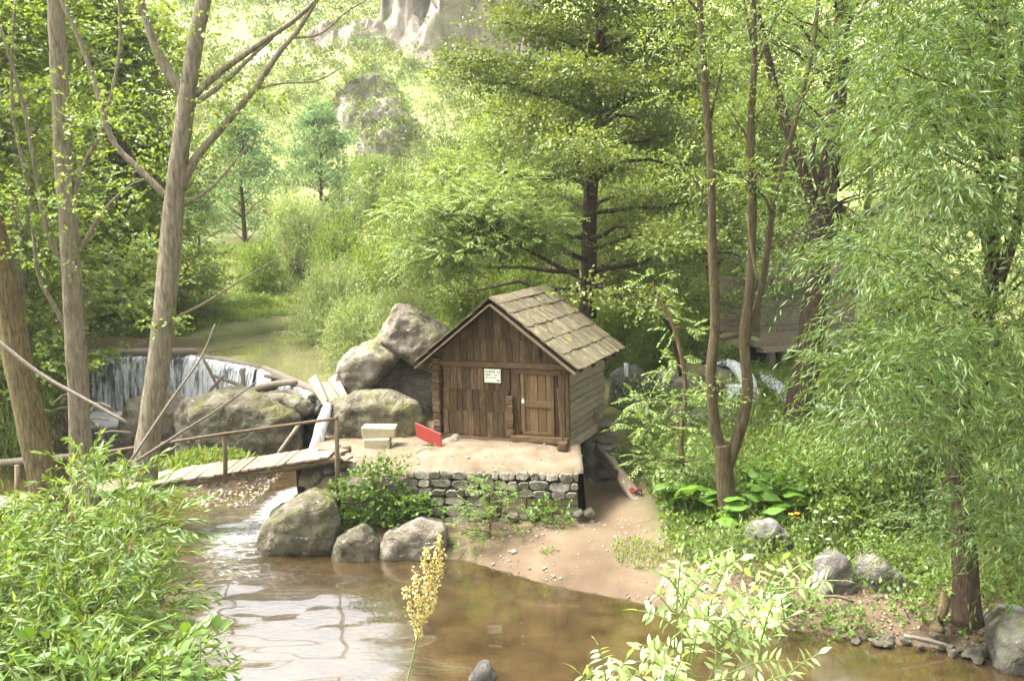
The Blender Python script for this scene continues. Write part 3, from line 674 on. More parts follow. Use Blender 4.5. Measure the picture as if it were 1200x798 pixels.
for side_ in (1, -1):
    for q in range(3):
        y0 = -FO-.03+q*1.29; a = Vector((-W_/2+side_*.11, y0, H_+A_+.075+R.uniform(-.01, .01))); b = a+Vector((0, 1.27, R.uniform(-.015, .015)))
        o = MB().bar(a, b, .26, .04, (side_*SL*.9, 0, 1), .012).build('ridge_board', M['shake'], roof)
# sign on the front
sg = empty('sign', (0, 0, 0), 'small white notice board fixed above the planks beside the mill door', 'sign')
SW, SH = .43, .33
MB().box((-SW/2, -.008, -SH/2), (SW/2, .008, SH/2)).build('board', M['sign'], sg)
def strokes(x0, x1, z, h, gap):                     # one line of small, unreadable lettering
    mb = MB(); x = x0
    while x < x1:
        w = h*R.uniform(.45, .75)
        if R.random() < .14: x += w; continue
        t_ = h*.17; k = R.randrange(4)
        mb.box((x, -.0105, z), (x+t_, -.0085, z+h))
        if k != 1: mb.box((x+t_, -.0105, z+h-t_), (x+w, -.0085, z+h))
        if k != 0: mb.box((x+t_, -.0105, z+h*.42), (x+w*.9, -.0085, z+h*.42+t_))
        if k in (0, 3): mb.box((x+w-t_, -.0105, z), (x+w, -.0085, z+h-t_))
        if k in (1, 2): mb.box((x+t_, -.0105, z), (x+w, -.0085, z+t_))
        x += w+gap
    o = mb.build('lettering', M['inkgreen'], sg); o['kind'] = 'stuff'
strokes(-.19, .19, .075, .055, .014); strokes(-.19, .19, .0, .045, .010); strokes(-.19, .1, -.06, .03, .008)
MB().box((.11, -.0115, -.125), (.19, -.0085, -.095)).build('emblem', M['ink'], sg)
hm = Matrix.LocRotScale(hut.location, hut.rotation_euler, None)
sgm = hm @ Matrix.Translation((-1.86, -.045, 1.56)); sg.matrix_world = sgm; sg.location = sgm.to_translation(); sg.rotation_euler = sgm.to_euler()
# foundation stones and the pier of flat slabs under the hut's back corner
o_ = hm @ Vector((-3.15, -.1, -.2)); px_rock('foundation_stone', 'rounded brown stone under the hut sill by the red panel', [(520, 530), (520, 518), (535, 512), (550, 516), (549, 530)], 21.5+.9, .5, M['rock'], sink=1.7, amp=.08, vox=.04, cat='stone')
pier = empty('stone_pier', (0, 0, 0), 'stack of flat stone slabs under the overhanging hut corner', 'pier')
for q, (px_, py_, w, h) in enumerate([(708, 494, 1.0, .28), (706, 508, .95, .3), (704, 522, 1.1, .26), (700, 536, 1.25, .3), (700, 550, 1.3, .3), (697, 566, 1.3, .4)]):
    p = at(px_, py_, 23.7); o = stone(pier, p, (w*1.3, 1.3, h*1.15), (R.uniform(-.06, .06), R.uniform(-.06, .06), R.uniform(-.3, .1)), 'slab')
# earth mass behind the void
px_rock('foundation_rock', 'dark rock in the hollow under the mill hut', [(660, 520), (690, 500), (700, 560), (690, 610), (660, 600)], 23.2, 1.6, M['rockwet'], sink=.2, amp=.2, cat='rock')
# wooden chute and red cloth
a = at(706, 535, 22.6); b = at(776, 622, 19.9)
ch = empty('wooden_chute', (0, 0, 0), 'old log chute running down from under the mill hut', 'chute')
MB().tube(catmull([a, a.lerp(b, .33)+Vector((.02, 0, .06)), a.lerp(b, .66), b], 4), [.16, .17, .17, .16, .15, .17, .16, .15, .15, .15, .14, .13, .12], 10, .1).build('log', M['plank'], ch, True)
MB().bar(a+Vector((-.2, -.1, .25)), a.lerp(b, .35)+Vector((-.15, -.1, .15)), .06, .3).build('side_board', M['darkwood'], ch)
rc = at(737, 578, 21.0)
cl = MB(); g = [[rc+Vector((.07*i+.02*math.sin(j), -.05*j+.03*math.sin(i*2), .05*math.sin(i*1.7+j)+.10-.015*abs(i-2)*abs(i-2)*.5)) for i in range(5)] for j in range(4)]
cl.add([p for r_ in g for p in r_], [(j*5+i, j*5+i+1, j*5+i+6, j*5+i+5) for j in range(3) for i in range(4)])
o = cl.build('red_cloth', M['red'], None, True); o.modifiers.new('solid', 'SOLIDIFY').thickness = .02; tag(o, 'bright red rag lying on the log chute', 'cloth')
# red panel, cream blocks
rp = empty('leaning_sheet', (0, 0, 0), 'red painted metal sheet leaning against the hut corner', 'sheet')
def quad_slab(name, mat, pts, th, parent):
    m_ = MB(); n = (Vector(pts[1])-Vector(pts[0])).cross(Vector(pts[3])-Vector(pts[0])).normalized()*th
    m_.add(list(map(Vector, pts))+[Vector(p)+n for p in pts], [(3, 2, 1, 0), (4, 5, 6, 7), (0, 1, 5, 4), (1, 2, 6, 5), (2, 3, 7, 6), (3, 0, 4, 7)]); return m_.build(name, mat, parent)
p1, p2, p3, p4 = at(489, 512, 22.3), at(518, 527, 21.9), at(517, 509, 22.0), at(487, 496, 22.4)
quad_slab('sheet', M['red'], [p1, p2, p3, p4], .03, rp); MB().tube([p4, p3], [.022, .022], 6).build('rim', M['red'], rp)
for q, (x0, y0, x1, y1, lab) in enumerate([(424, 501, 463, 514, 'worn cream stone block on top of another beside the path'), (426, 514, 457, 529, 'worn cream stone block under its twin beside the path')]):
    a = at(x0, y1, 22.3-.12*q); b = at(x1, y0, 22.3-.12*q)
    o = MB().box((a.x, a.y, a.z-.1*q), (b.x, a.y+.42, b.z-.005), None, .02).build('stone_block', M['cream']); bv = o.modifiers.new('bevel', 'BEVEL'); bv.width = .03; bv.segments = 2
    tag(o, lab, 'block')
# loose stones at the path edge
for q, (px_, py_, s) in enumerate([(400, 545, .3), (412, 552, .25), (385, 552, .3), (402, 560, .3), (392, 570, .32), (380, 580, .3), (405, 572, .28), (415, 562, .3), (424, 551, .28), (372, 560, .3), (365, 572, .3), (372, 590, .3), (360, 590, .28)]):
    p = at(px_, py_, 20.9); o = stone(None, p, (s*1.3, .4, s)); o.name = 'loose_stone'
    tag(o, 'rough loose stone piled below the footbridge landing', 'stone', 'stones piled under the landing')

# ------------------------------------------------------------------ footbridge
br = empty('footbridge', (0, 0, 0), 'rustic plank footbridge with pole handrail over the stream', 'footbridge')
def bl(u, far=0):     # near edge of deck, u = 0 right ... 1 far left
    px_ = lerp(384, -70, u); py_ = lerp(538, 608, u)
    p = at(px_, py_, lerp(20.6, 20.2, u)); return p+Vector((.12, 1.05, .06))*far
n = 44
for q in range(n):
    u0, u1 = q/n, (q+.93)/n
    j = lambda: Vector((R.uniform(-.02, .02), R.uniform(-.06, .06), R.uniform(-.012, .012)))
    a, b, c_, d = bl(u0)+j(), bl(u1)+j(), bl(u1, 1)+j(), bl(u0, 1)+j()
    m_ = MB(); up = Vector((0, 0, .045)); m_.add([a, b, c_, d, a+up, b+up, c_+up, d+up], [(0, 1, 2, 3), (7, 6, 5, 4), (1, 0, 4, 5), (2, 1, 5, 6), (3, 2, 6, 7), (0, 3, 7, 4)]); m_.build('plank', M['plank'], br)
for k in (.12, .88): MB().tube([bl(u, k)+Vector((0, 0, -.09)) for u in (-.03, .2, .4, .6, .8, 1)], [.085]*6, 8, .08).build('beam', M['pole'], br, True)
pr = at(394, 487, 20.3); MB().tube([at(397, 594, 20.3), at(395, 540, 20.3), pr], [.06, .055, .05], 7, .1).build('post', M['pole'], br, True)
MB().tube([at(264, 566, 20.15), at(264, 535, 20.15), at(263, 508, 20.15)], [.055, .05, .05], 7, .1).build('post', M['pole'], br, True)
MB().tube([at(20, 605, 20.1), at(20, 545, 20.1)], [.055, .05], 7, .1).build('post', M['pole'], br, True)
MB().tube(catmull([at(396, 490, 20.28), at(330, 499, 20.2), at(264, 508, 20.1), at(200, 518, 20.1), at(120, 530, 20.1)], 3), [.035]*13, 7, .12).build('handrail', M['pole'], br, True)
MB().box((-.13, -.13, 0), (.13, .13, .75), Matrix.Translation(onz(352, 591, .55)+Vector((0, .4, 0))), .02).build('support_post', M['darkwood'], br)
for q, (a, b) in enumerate([((372, 530), (410, 537)), ((376, 525), (404, 530)), ((388, 536), (420, 541))]):
    o = MB().bar(at(*a, 21.2+q*.2), at(*b, 20.9+q*.2), .3, .05, (0, 0, 1), .02).build('landing_plank', M['plank'], br)
o = MB().tube(catmull([at(352, 496, 22.2), at(340, 512, 22.0), at(326, 532, 21.8)], 3), [.05]*7, 7, .15).build('fallen_pole', M['drift'], None, True); tag(o, 'bare pole leaning behind the footbridge near the water jet', 'pole')

# ------------------------------------------------------------------ weir
weir = empty('weir', (0, 0, 0), 'old timber and stone weir across the river', 'weir')
WP = [Vector((-17.0, 34.2, 2)), Vector((-12.35, 34.75, 2)), Vector((-8.75, 31.7, 2)), Vector((-5.45, 26.45, 2))]
MB().tube([WP[0]+Vector((0, 0, .12)), (WP[0]+WP[1])/2+Vector((0, 0, .14)), WP[1]+Vector((.3, 0, .12))], [.15, .17, .15], 9, .08).build('crest_log', M['drift'], weir, True)
MB().tube([WP[1]+Vector((.5, -.5, -.0)), WP[1].lerp(WP[2], .5)+Vector((0, 0, .04)), WP[2]+Vector((0, 0, -.02))], [.12, .14, .13], 8, .08).build('crest_log', M['drift'], weir, True)
MB().tube([WP[2]+Vector((.1, 0, 0)), WP[2].lerp(WP[3], .55)+Vector((0, 0, .06)), WP[3]+Vector((.3, -.2, .02))], [.14, .15, .16], 8, .08).build('crest_log', M['drift'], weir, True)
for a, b in zip(WP[:-1], WP[1:]):
    d = (b-a); L = d.length; d.normalize(); nrm = Vector((d.y, -d.x, 0))
    if nrm.y > 0: nrm = -nrm
    zz = -.3
    while zz < 1.8:
        x = 0
        while x < L:
            w = R.uniform(.5, .9); c_ = a+d*(x+w/2)-nrm*.12
            stone(weir, (c_.x, c_.y, zz+.16), (w*1.25, .5, .42), (R.uniform(-.1, .1), R.uniform(-.1, .1), math.atan2(d.y, d.x)+R.uniform(-.1, .1)), pool=STONESD)
            x += w
        zz += .33
    m_ = MB(); p0, p1 = a-nrm*.22, b-nrm*.22
    m_.add([p0+Vector((0, 0, -2.6)), p1+Vector((0, 0, -2.6)), p1+Vector((0, 0, -.06)), p0+Vector((0, 0, -.06)), p0-nrm*.3+Vector((0, 0, -2.6)), p1-nrm*.3+Vector((0, 0, -2.6)), p1-nrm*.3+Vector((0, 0, -.06)), p0-nrm*.3+Vector((0, 0, -.06))],
           [(0, 1, 2, 3), (5, 4, 7, 6), (3, 2, 6, 7)]); m_.build('backing', M['rockwet'], weir)
t = NT('falling white water'); v = t.coords('UV', (1, 1, 1)); tc = t.coords('Object', (5.5, 5.5, .35)); n1 = t.noise(tc, 1.6, 5, .65)
n2 = t.noise(t.coords('Object', (1, 1, .2)), .9, 3)
al = t.ramp(t.math('ADD', t.math('MULTIPLY', n1, .7), t.math('MULTIPLY', n2, .42)), [(.45, (.03, .03, .03)), (.63, (.96, .96, .96))])
b1 = t.principled((.6, .62, .62), .25, spec=.4); tr = t.n('BsdfTransparent'); mx = t.n('MixShader'); t.l(al, mx.inputs[0]); t.l(tr.outputs[0], mx.inputs[1]); t.l(b1, mx.inputs[2])
M['fall'] = t.done(mx.outputs[0])
t = NT('solid white water'); n1 = t.noise(t.coords('Object', (3, 3, .6)), 2.5, 5, .65); cc = t.ramp(n1, [(.35, (.16, .17, .17)), (.6, (.6, .62, .62))])
M['jet'] = t.done(t.principled(cc, .3, t.bump(n1, .6, .04), spec=.4))
def fall_sheet(name, a, b, zt, zb, out, nseg, mat, skip=None):
    d = (b-a); L = d.length; dn = d.normalized(); nrm = Vector((dn.y, -dn.x, 0))
    if nrm.y > 0: nrm = -nrm
    vs, fs = [], []; K = 10
    for i in range(nseg+1):
        p = a+d*(i/nseg); o = out*(1+.35*mnoise.noise(Vector((i*.35, zt, 3)))); ztp = zt+.04*mnoise.noise(Vector((i*.4, 0, 7)))
        for j in range(K+1):
            s = j/K; q = p+nrm*(o*(.25+s**.6*.75) if j else 0)
            vs.append((q.x, q.y, ztp-(ztp-zb)*(s**1.5)+.0))
    for i in range(nseg):
        if skip and skip(i/nseg): continue
        for j in range(K): k = i*(K+1)+j; fs.append((k, k+K+1, k+K+2, k+1))
    o = MB().add(vs, fs).build(name, mat, None, True); o['kind'] = 'structure'; return o
fall_sheet('waterfall', WP[0]+Vector((.3, 0, 0)), WP[1], 2.06, -.05, .45, 40, M['fall'])
fall_sheet('waterfall', WP[1]+Vector((.15, -.2, 0)), WP[2], 2.07, .25, .55, 40, M['fall'])
fall_sheet('waterfall', WP[2], WP[3]+Vector((-.3, .35, 0)), 2.04, .6, .35, 40, M['fall'], lambda s: .28 < s < .45 or s > .9)
# jumble of driftwood below the weir
drift = [((300, 455), (348, 448), 27.6, .1), ((275, 462), (318, 455), 28.2, .09), ((238, 420), (262, 470), 30.5, .05), ((283, 432), (286, 455), 29.5, .07), ((250, 440), (300, 462), 29.3, .06), ((232, 478), (262, 440), 29, .05), ((310, 440), (345, 452), 28.6, .07)]
for a, b, Y, r in drift:
    o = MB().tube(catmull([at(*a, Y), at((a[0]+b[0])/2, (a[1]+b[1])/2-2, Y-.1), at(*b, Y-.2)], 3), [r*.8, r, r*1.1, r, r*1.05, r, r*.7], 7, .15).build('driftwood_log', M['drift'], None, True)
    tag(o, 'bleached driftwood log jammed below the weir', 'driftwood', 'driftwood below the weir')
# flume and water jet
fl = empty('flume', (0, 0, 0), 'short pale plank flume carrying water past the weir end', 'flume')
quad_slab('side_board', M['drift'], [at(362, 447, 25.4), at(381, 478, 23.6), at(385, 470, 23.6), at(372, 440, 25.4)], .06, fl)
quad_slab('side_board', M['drift'], [q+Vector((.55, .1, 0)) for q in (at(362, 447, 25.4), at(381, 478, 23.6), at(385, 470, 23.6), at(372, 440, 25.4))], .06, fl)
quad_slab('bottom_board', M['drift'], [at(364, 448, 25.4), at(382, 479, 23.6), at(382, 479, 23.6)+Vector((.5, .1, 0)), at(364, 448, 25.4)+Vector((.5, .1, 0))], -.05, fl)
p = at(385, 474, 23.5); jp = [p, p+Vector((-.03, -.1, -.12)), p+Vector((-.14, -.28, -.5)), p+Vector((-.26, -.42, -1.1)), p+Vector((-.36, -.5, -1.7)), p+Vector((-.42, -.55, -2.45))]
o = MB().tube(catmull(jp, 4), list(np.linspace(.10, .24, 21)), 12, .1).build('water_jet', M['jet'], None, True); o['kind'] = 'structure'

# ------------------------------------------------------------------ far log cabin and mill race
cb = empty('log_cabin', (0, 0, 0), 'grey plank cabin on posts half hidden behind the dark tree', 'cabin')
c0 = at(893, 405, 31.5); c1 = at(1000, 405, 33.0); dz = Vector((0, 0, 1))
d = (c1-c0); L = d.length; d.normalize(); dn = Vector((-d.y, d.x, 0))
CMx = Matrix(((d.x, dn.x, 0, c0.x), (d.y, dn.y, 0, c0.y), (0, 0, 1, c0.z), (0, 0, 0, 1)))
def cbx(name, mat, lo, hi, j=.012): o = MB().box(lo, hi, CMx, j).build(name, mat, cb); return o
for k in range(9): cbx('wall_log', M['palewood'], (-.05+R.uniform(-.1, .05), 0, .25+k*.22), (L+R.uniform(0, .1), .16, .25+k*.22+.205))
for k in range(9): cbx('wall_log', M['palewood'], (0, .17, .25+k*.22), (.16, 2.6, .25+k*.22+.205))
cbx('sill_beam', M['palewood'], (-.4, -.12, -.02), (L+.1, .14, .2)); cbx('floor_beam', M['plank'], (-.2, -.35, -.2), (L, .05, -.03))
cbx('cabin_shade_slab', M['void'], (-.1, .5, -1.6), (L, .7, .0))  # dark slab added to paint the shade under the cabin floor
for (xx, r_) in ((.1, .16), (.62, .14), (2.3, .12)):
    b0 = CMx @ Vector((xx, -.25, -1.7)); b1 = CMx @ Vector((xx+.12, -.2, -.04)); MB().tube(catmull([b0, b0.lerp(b1, .5)+Vector((.06, 0, 0)), b1], 3), [r_*1.1, r_, r_, r_*.9, r_, r_, r_*.9], 8, .12).build('post', M['drift'], cb, True)
rf = MB(); rf.add([CMx @ Vector(q) for q in ((-.4, -.5, 2.1), (L+.5, -.5, 2.1), (L+.5, 1.5, 2.9), (-.4, 1.5, 2.9), (-.4, -.5, 2.18), (L+.5, -.5, 2.18), (L+.5, 1.5, 2.98), (-.4, 1.5, 2.98))], [(3, 2, 1, 0), (4, 5, 6, 7), (0, 1, 5, 4), (1, 2, 6, 5), (2, 3, 7, 6), (3, 0, 4, 7)]); rf.build('roof', M['darkwood'], cb)
fr_ = [at(800, 428, 30.2), at(868, 438, 30.0)]
o = MB().bar(at(812, 425, 30.2), at(872, 440, 30.0), .5, .45, (0, 0, 1), .02).build('race_trough', M['darkwood']); tag(o, 'dark wet timber trough feeding the mill race waterfall', 'trough')
o = MB().bar(at(843, 396, 33), at(862, 392, 33), .8, .12, (0, 0, 1), .02).build('stacked_plank', M['pole']); tag(o, 'brown plank lying on the slope left of the far cabin', 'plank')
def ribbon(name, pts, widths, mat):
    pts = catmull(pts, 6); n = len(pts); vs, fs = [], []
    ws = np.interp(np.linspace(0, 1, n), np.linspace(0, 1, len(widths)), widths)
    for i, p in enumerate(pts):
        for j in range(9):
            s = j/8-.5; vs.append(p+Vector((ws[i]*s, -.06*math.cos(s*3), .12*math.cos(s*3.0)+.06*mnoise.noise(Vector((i*.5, j*1.1, 2))))))
    for i in range(n-1):
        for j in range(8): k = i*9+j; fs.append((k, k+1, k+10, k+9))
    o = MB().add(vs, fs).build(name, mat, None, True); o.modifiers.new('solid', 'SOLIDIFY').thickness = .05; o['kind'] = 'structure'; return o
ribbon('race_waterfall', [at(840, 430, 29.4), at(853, 427, 29.2), at(866, 433, 28.9), at(876, 448, 28.7), at(881, 470, 28.5), at(884, 490, 28.4)], [.2, .4, .55, .5, .5, .4], M['fall'])
ribbon('race_waterfall', [at(893, 440, 30.5)]+[onground(q_, w_, 22)+Vector((0, 0, .12)) for q_, w_ in ((908, 458), (928, 474), (955, 484), (985, 490))], [.3, .6, .8, .7, .4], M['fall'])
fall_sheet('rock_waterfall', at(850, 452, 28.4), at(882, 455, 28.4), at(850, 450, 28.4).z, at(850, 482, 28.2).z, .3, 14, M['fall'])
o = fall_sheet('rock_waterfall', at(731, 425, 27.8), at(736, 425, 27.8), at(730, 425, 27.8).z, at(730, 480, 27.8).z, .15, 12, M['fall'])
o = MB().tube(catmull([at(985, 495, 24.5), at(1050, 497, 24), at(1100, 493, 23.8)], 3), [.1]*7, 8, .1).build('fallen_log', M['palewood'], None, True); tag(o, 'pale fallen trunk lying behind the willow on the far bank', 'log')
# ------------------------------------------------------------------ foliage builders
def nrm_(a): return a/np.maximum(np.linalg.norm(a, axis=-1, keepdims=True), 1e-9)
def leaf_geo(P, D, L, Wd, g, up=.9, fold=.12, mid=.45):
    """one folded diamond (two triangles) for each leaf."""
    n = len(P); D = nrm_(D); N = nrm_(g.normal(size=(n, 3))*.6+np.array([0, 0, up])); S = nrm_(np.cross(D, N)); N = np.cross(S, D)
    L = np.broadcast_to(L, (n,))[:, None]; Wd = np.broadcast_to(Wd, (n,))[:, None]
    V = np.empty((n, 4, 3)); V[:, 0] = P; V[:, 1] = P+D*L*mid+S*Wd*.5+N*Wd*fold; V[:, 2] = P+D*L-N*L*.08; V[:, 3] = P+D*L*mid-S*Wd*.5+N*Wd*fold
    b = np.arange(n)[:, None]*4
    Fc = np.concatenate([b+np.array([[0, 2, 1]]), b+np.array([[0, 3, 2]])]); rnd = np.repeat(np.clip(g.normal(.5, .22, n), 0, 1), 4)
    return V.reshape(-1, 3), Fc, rnd
def leaf_mesh(name, parts, mat):
    V = []; Fs = []; Rn = []; o = 0
    for v, f, r in parts: V.append(v); Fs.append(f+o); Rn.append(r); o += len(v)
    return np_mesh(name, np.vstack(V), np.vstack(Fs), mat, {'rnd': np.concatenate(Rn)})
def twig_leaves(P0, D, Lt, k, L, Wd, g, droop=.25, spread=.9, hang=0.0, up=.9):
    m = len(P0); D = nrm_(D); Lt = np.broadcast_to(Lt, (m,))
    s = ((np.arange(k)[None]+g.random((m, k)))/k); sl = (s*Lt[:, None])[..., None]
    P = P0[:, None]+D[:, None]*sl; P[..., 2] -= droop*sl[..., 0]**2
    T = D[:, None]+np.zeros_like(P); T[..., 2] -= 2*droop*sl[..., 0]
    d = nrm_(T)+g.normal(size=P.shape)*spread*.6; d[..., 2] -= hang
    return leaf_geo(P.reshape(-1, 3), d.reshape(-1, 3), L*g.uniform(.7, 1.2, m*k), Wd*g.uniform(.8, 1.2, m*k), g, up)
def frond_leaves(P0, D, Lt, pairs, L, Wd, g, droop=.5):
    m = len(P0); D = nrm_(D); Lt = np.broadcast_to(Lt, (m,))
    s = (np.arange(pairs)+1.5)/(pairs+1); sl = s[None]*Lt[:, None]
    P = P0[:, None]+D[:, None]*sl[..., None]; P[..., 2] -= droop*sl**2
    T = D[:, None]+np.zeros_like(P); T[..., 2] -= 2*droop*sl; T = nrm_(T)
    S = nrm_(np.cross(T, np.array([0, 0, 1.])+g.normal(size=(m, 1, 3))*.25)); out = []
    taper = (1-.5*(2*s-1)**2)[None]*np.ones((m, 1))
    for sg_ in (1, -1):
        d = S*sg_+T*.45; d[..., 2] -= .25; d += g.normal(size=d.shape)*.12
        out.append(leaf_geo(P.reshape(-1, 3), d.reshape(-1, 3), (L*taper).ravel(), Wd, g, 1.6, .1))
    return out
def unit(g, n): return nrm_(g.normal(size=(n, 3)))
def clump_twigs(C_, r, n, g, flat=.6, upb=.2, inner=.0):
    """n twig starts in a flattened ball round C_, pointing outward."""
    u = unit(g, n); rr = (g.random(n)*(1-inner)+inner)**(1/2.2)
    P = np.array(C_)[None]+u*rr[:, None]*r*np.array([1, 1, flat]); D = u*np.array([1, 1, .5])+np.array([0, 0, upb])+g.normal(size=(n, 3))*.35
    return P, D
def limb(mb, a, b, r0, r1, sag=.0, n=6, kink=.06):
    a = Vector(a); b = Vector(b); L = (b-a).length; pts = []
    for i in range(n+1):
        t = i/n; p = a.lerp(b, t)+Vector((R.uniform(-1, 1), R.uniform(-1, 1), R.uniform(-1, 1)))*kink*L*.5*math.sin(t*math.pi)
        p.z += sag*L*math.sin(t*math.pi); pts.append(p)
    mb.tube(pts, [lerp(r0, r1, i/n) for i in range(n+1)], 6, .06); return pts
def px_path(lst, Y):          # photo path at distance Y (third value: metres nearer/farther)
    return [at(p[0], p[1], Y+(p[2] if len(p) > 2 else 0)) for p in lst]
def trunk_tube(mb, lst, Y, w0, w1, sub=4, n=12, wob=.05, flare=0):
    pts = catmull(px_path(lst, Y), sub); k = len(pts); rs = [lerp(w0, w1, i/(k-1))*pxm(Y)/2 for i in range(k)]
    if flare: rs = [r*(1+flare*math.exp(-i/2.0)) for i, r in enumerate(rs)]
    mb.tube(pts, rs, n, wob); return pts, rs
def crown(g, clumps, L, Wd, k, Lt, mat, name='crown', parent=None, flat=.5, droop=.25, spread=.9, hang=.0, upb=.2, dens=1.0, up=.9):
    parts = []
    for c, r, n in clumps:
        P, D = clump_twigs(c, r, max(3, int(n*dens)), g, flat, upb)
        parts.append(twig_leaves(P, D, Lt*g.uniform(.6, 1.3, len(P)), k, L, Wd, g, droop, spread, hang, up))
    return link(name, leaf_mesh(name, parts, mat), None, parent)

# ------------------------------------------------------------------ generic background tree prototypes (height about 10 m)
def proto_tree(seed, mat, bark, shape, L, Wd, ncl, ntw, k=5, flat=.45, Lt=.5):
    g = np.random.default_rng(seed); r_ = random.Random(seed); root = empty('broadleaf_tree')
    mb = MB(); tp = [Vector((0, 0, -.6)), Vector((r_.uniform(-.2, .2), r_.uniform(-.2, .2), 3)), Vector((r_.uniform(-.4, .4), r_.uniform(-.4, .4), 6)), Vector((r_.uniform(-.5, .5), r_.uniform(-.5, .5), 9.3))]
    tt = catmull(tp, 4); mb.tube(tt, list(np.linspace(.2, .03, len(tt))), 8, .06); cl = []
    for i in range(ncl):
        h = r_.uniform(*shape['h']); rm = np.interp(h, shape['hs'], shape['rs']); a = r_.uniform(0, 2*math.pi); q = rm*r_.random()**.5
        c = Vector((q*math.cos(a), q*math.sin(a), h)); j = min(len(tt)-1, int(max(0, (h-q*.45)/9.9*len(tt)))); s = tt[j]
        if q > .5: limb(mb, s, c, .05, .012)
        cl.append((c, r_.uniform(.75, 1.25)*shape['cr'], ntw))
    mb.build('trunk', bark, root, True); crown(g, cl, L, Wd, k, Lt, mat, parent=root, flat=flat); return root
def proto_bush(seed, mat, L, Wd, ncl, ntw, R_=1.5, H=1.6, k=6, droop=.2, Lt=.5, name='bush', upb=.5, hang=0):
    g = np.random.default_rng(seed); r_ = random.Random(seed); root = empty(name); mb = MB(); cl = []
    for i in range(ncl):
        a = r_.uniform(0, 2*math.pi); e = r_.uniform(.05, 1.0); q = math.sqrt(1-(e*.93)**2)*r_.uniform(.45, 1)
        c = Vector((q*math.cos(a)*R_, q*math.sin(a)*R_, H*e*r_.uniform(.75, 1.08))); limb(mb, (c.x*.12, c.y*.12, -.15), c, .022*R_, .006, .05); cl.append((c, r_.uniform(.25, .42)*R_, ntw))
    mb.build('stem', M['twig'], root, True); crown(g, cl, L, Wd, k, Lt, mat, 'foliage', root, .75, droop, upb=upb, hang=hang); return root
SH_R = dict(h=(2.2, 10), hs=[2, 4, 6.5, 9, 10.4], rs=[1.4, 2.9, 3.2, 2.0, .4], cr=1.05)
SH_L = dict(h=(1.6, 10.5), hs=[1.5, 4, 7, 9, 10.8], rs=[2.6, 3.4, 2.6, 1.5, .2], cr=1.15)
SH_T = dict(h=(1.2, 10.5), hs=[1, 3, 6, 9, 10.8], rs=[1.3, 1.8, 1.7, 1.1, .2], cr=.8)
PT = {
 'round': proto_tree(1, M['leafmid'], M['barkmid'], SH_R, .16, .1, 50, 75),
 'yellow': proto_tree(2, M['leafyel'], M['barkmid'], SH_R, .15, .095, 50, 75),
 'blue': proto_tree(3, M['leafblue'], M['barkdark'], SH_L, .24, .13, 46, 48, flat=.28),
 'tall': proto_tree(4, M['leafyel'], M['barkpale'], SH_T, .13, .085, 48, 85),
 'dark': proto_tree(5, M['leafdark'], M['barkdark'], SH_R, .15, .1, 46, 58),
}
PB = {
 'pale': proto_bush(21, M['leafpale'], .14, .03, 34, 60, 1.5, 1.9, k=8, Lt=.55),
 'yel': proto_bush(22, M['leafyel'], .1, .05, 32, 55, 1.5, 1.5, k=7),
 'mid': proto_bush(23, M['leafmid'], .1, .06, 32, 50, 1.5, 1.4, k=6),
 'low': proto_bush(24, M['leafmid'], .09, .06, 26, 34, 1.0, .65, k=6, Lt=.3),
 'lowyel': proto_bush(25, M['leafyel'], .08, .05, 26, 34, 1.0, .6, k=6, Lt=.3),
 'dark': proto_bush(26, M['leafdark'], .1, .065, 30, 44, 1.5, 1.3, k=6),
}
used = {}
def place(table, kind, name, label, cat, loc, sc, group=None, sz=None):
    p = table[kind]; key = (id(table), kind); o = p if key not in used else copy_tree(p); used[key] = 1
    for q in list(o.keys()): del o[q]
    o.name = name; o.location = loc; o.rotation_euler = (0, 0, R.uniform(0, 6.28)); o.scale = (sc*R.uniform(.92, 1.08), sc*R.uniform(.92, 1.08), sz or sc); return tag(o, label, cat, group)
def tree_px(kind, px, py_base, py_top, Y, label, group=None, name='broadleaf_tree', wide=1.0):
    p = at(px, 300, Y); z0 = gz(p.x, p.y); top = at(px, py_top, Y).z; h = max(3.0, top-z0)
    return place(PT, kind, name, label, 'tree', (p.x, p.y, z0-.1), h/10.4*wide, group, h/10.4)
def bush_px(kind, px, py_top, Y, w_px, label, group=None, name='bush'):
    p = at(px, 300, Y); z0 = gz(p.x, p.y); top = at(px, py_top, Y).z
    b = PB[kind]; nat_w = 3.4 if kind not in ('low', 'lowyel') else 2.3; nat_h = {'pale': 2.2, 'yel': 1.8, 'mid': 1.7, 'dark': 1.6, 'low': .8, 'lowyel': .75}[kind]
    return place(PB, kind, name, label, 'bush', (p.x, p.y, z0-.05), w_px*pxm(Y)/nat_w, group, max(.3, (top-z0)/nat_h))
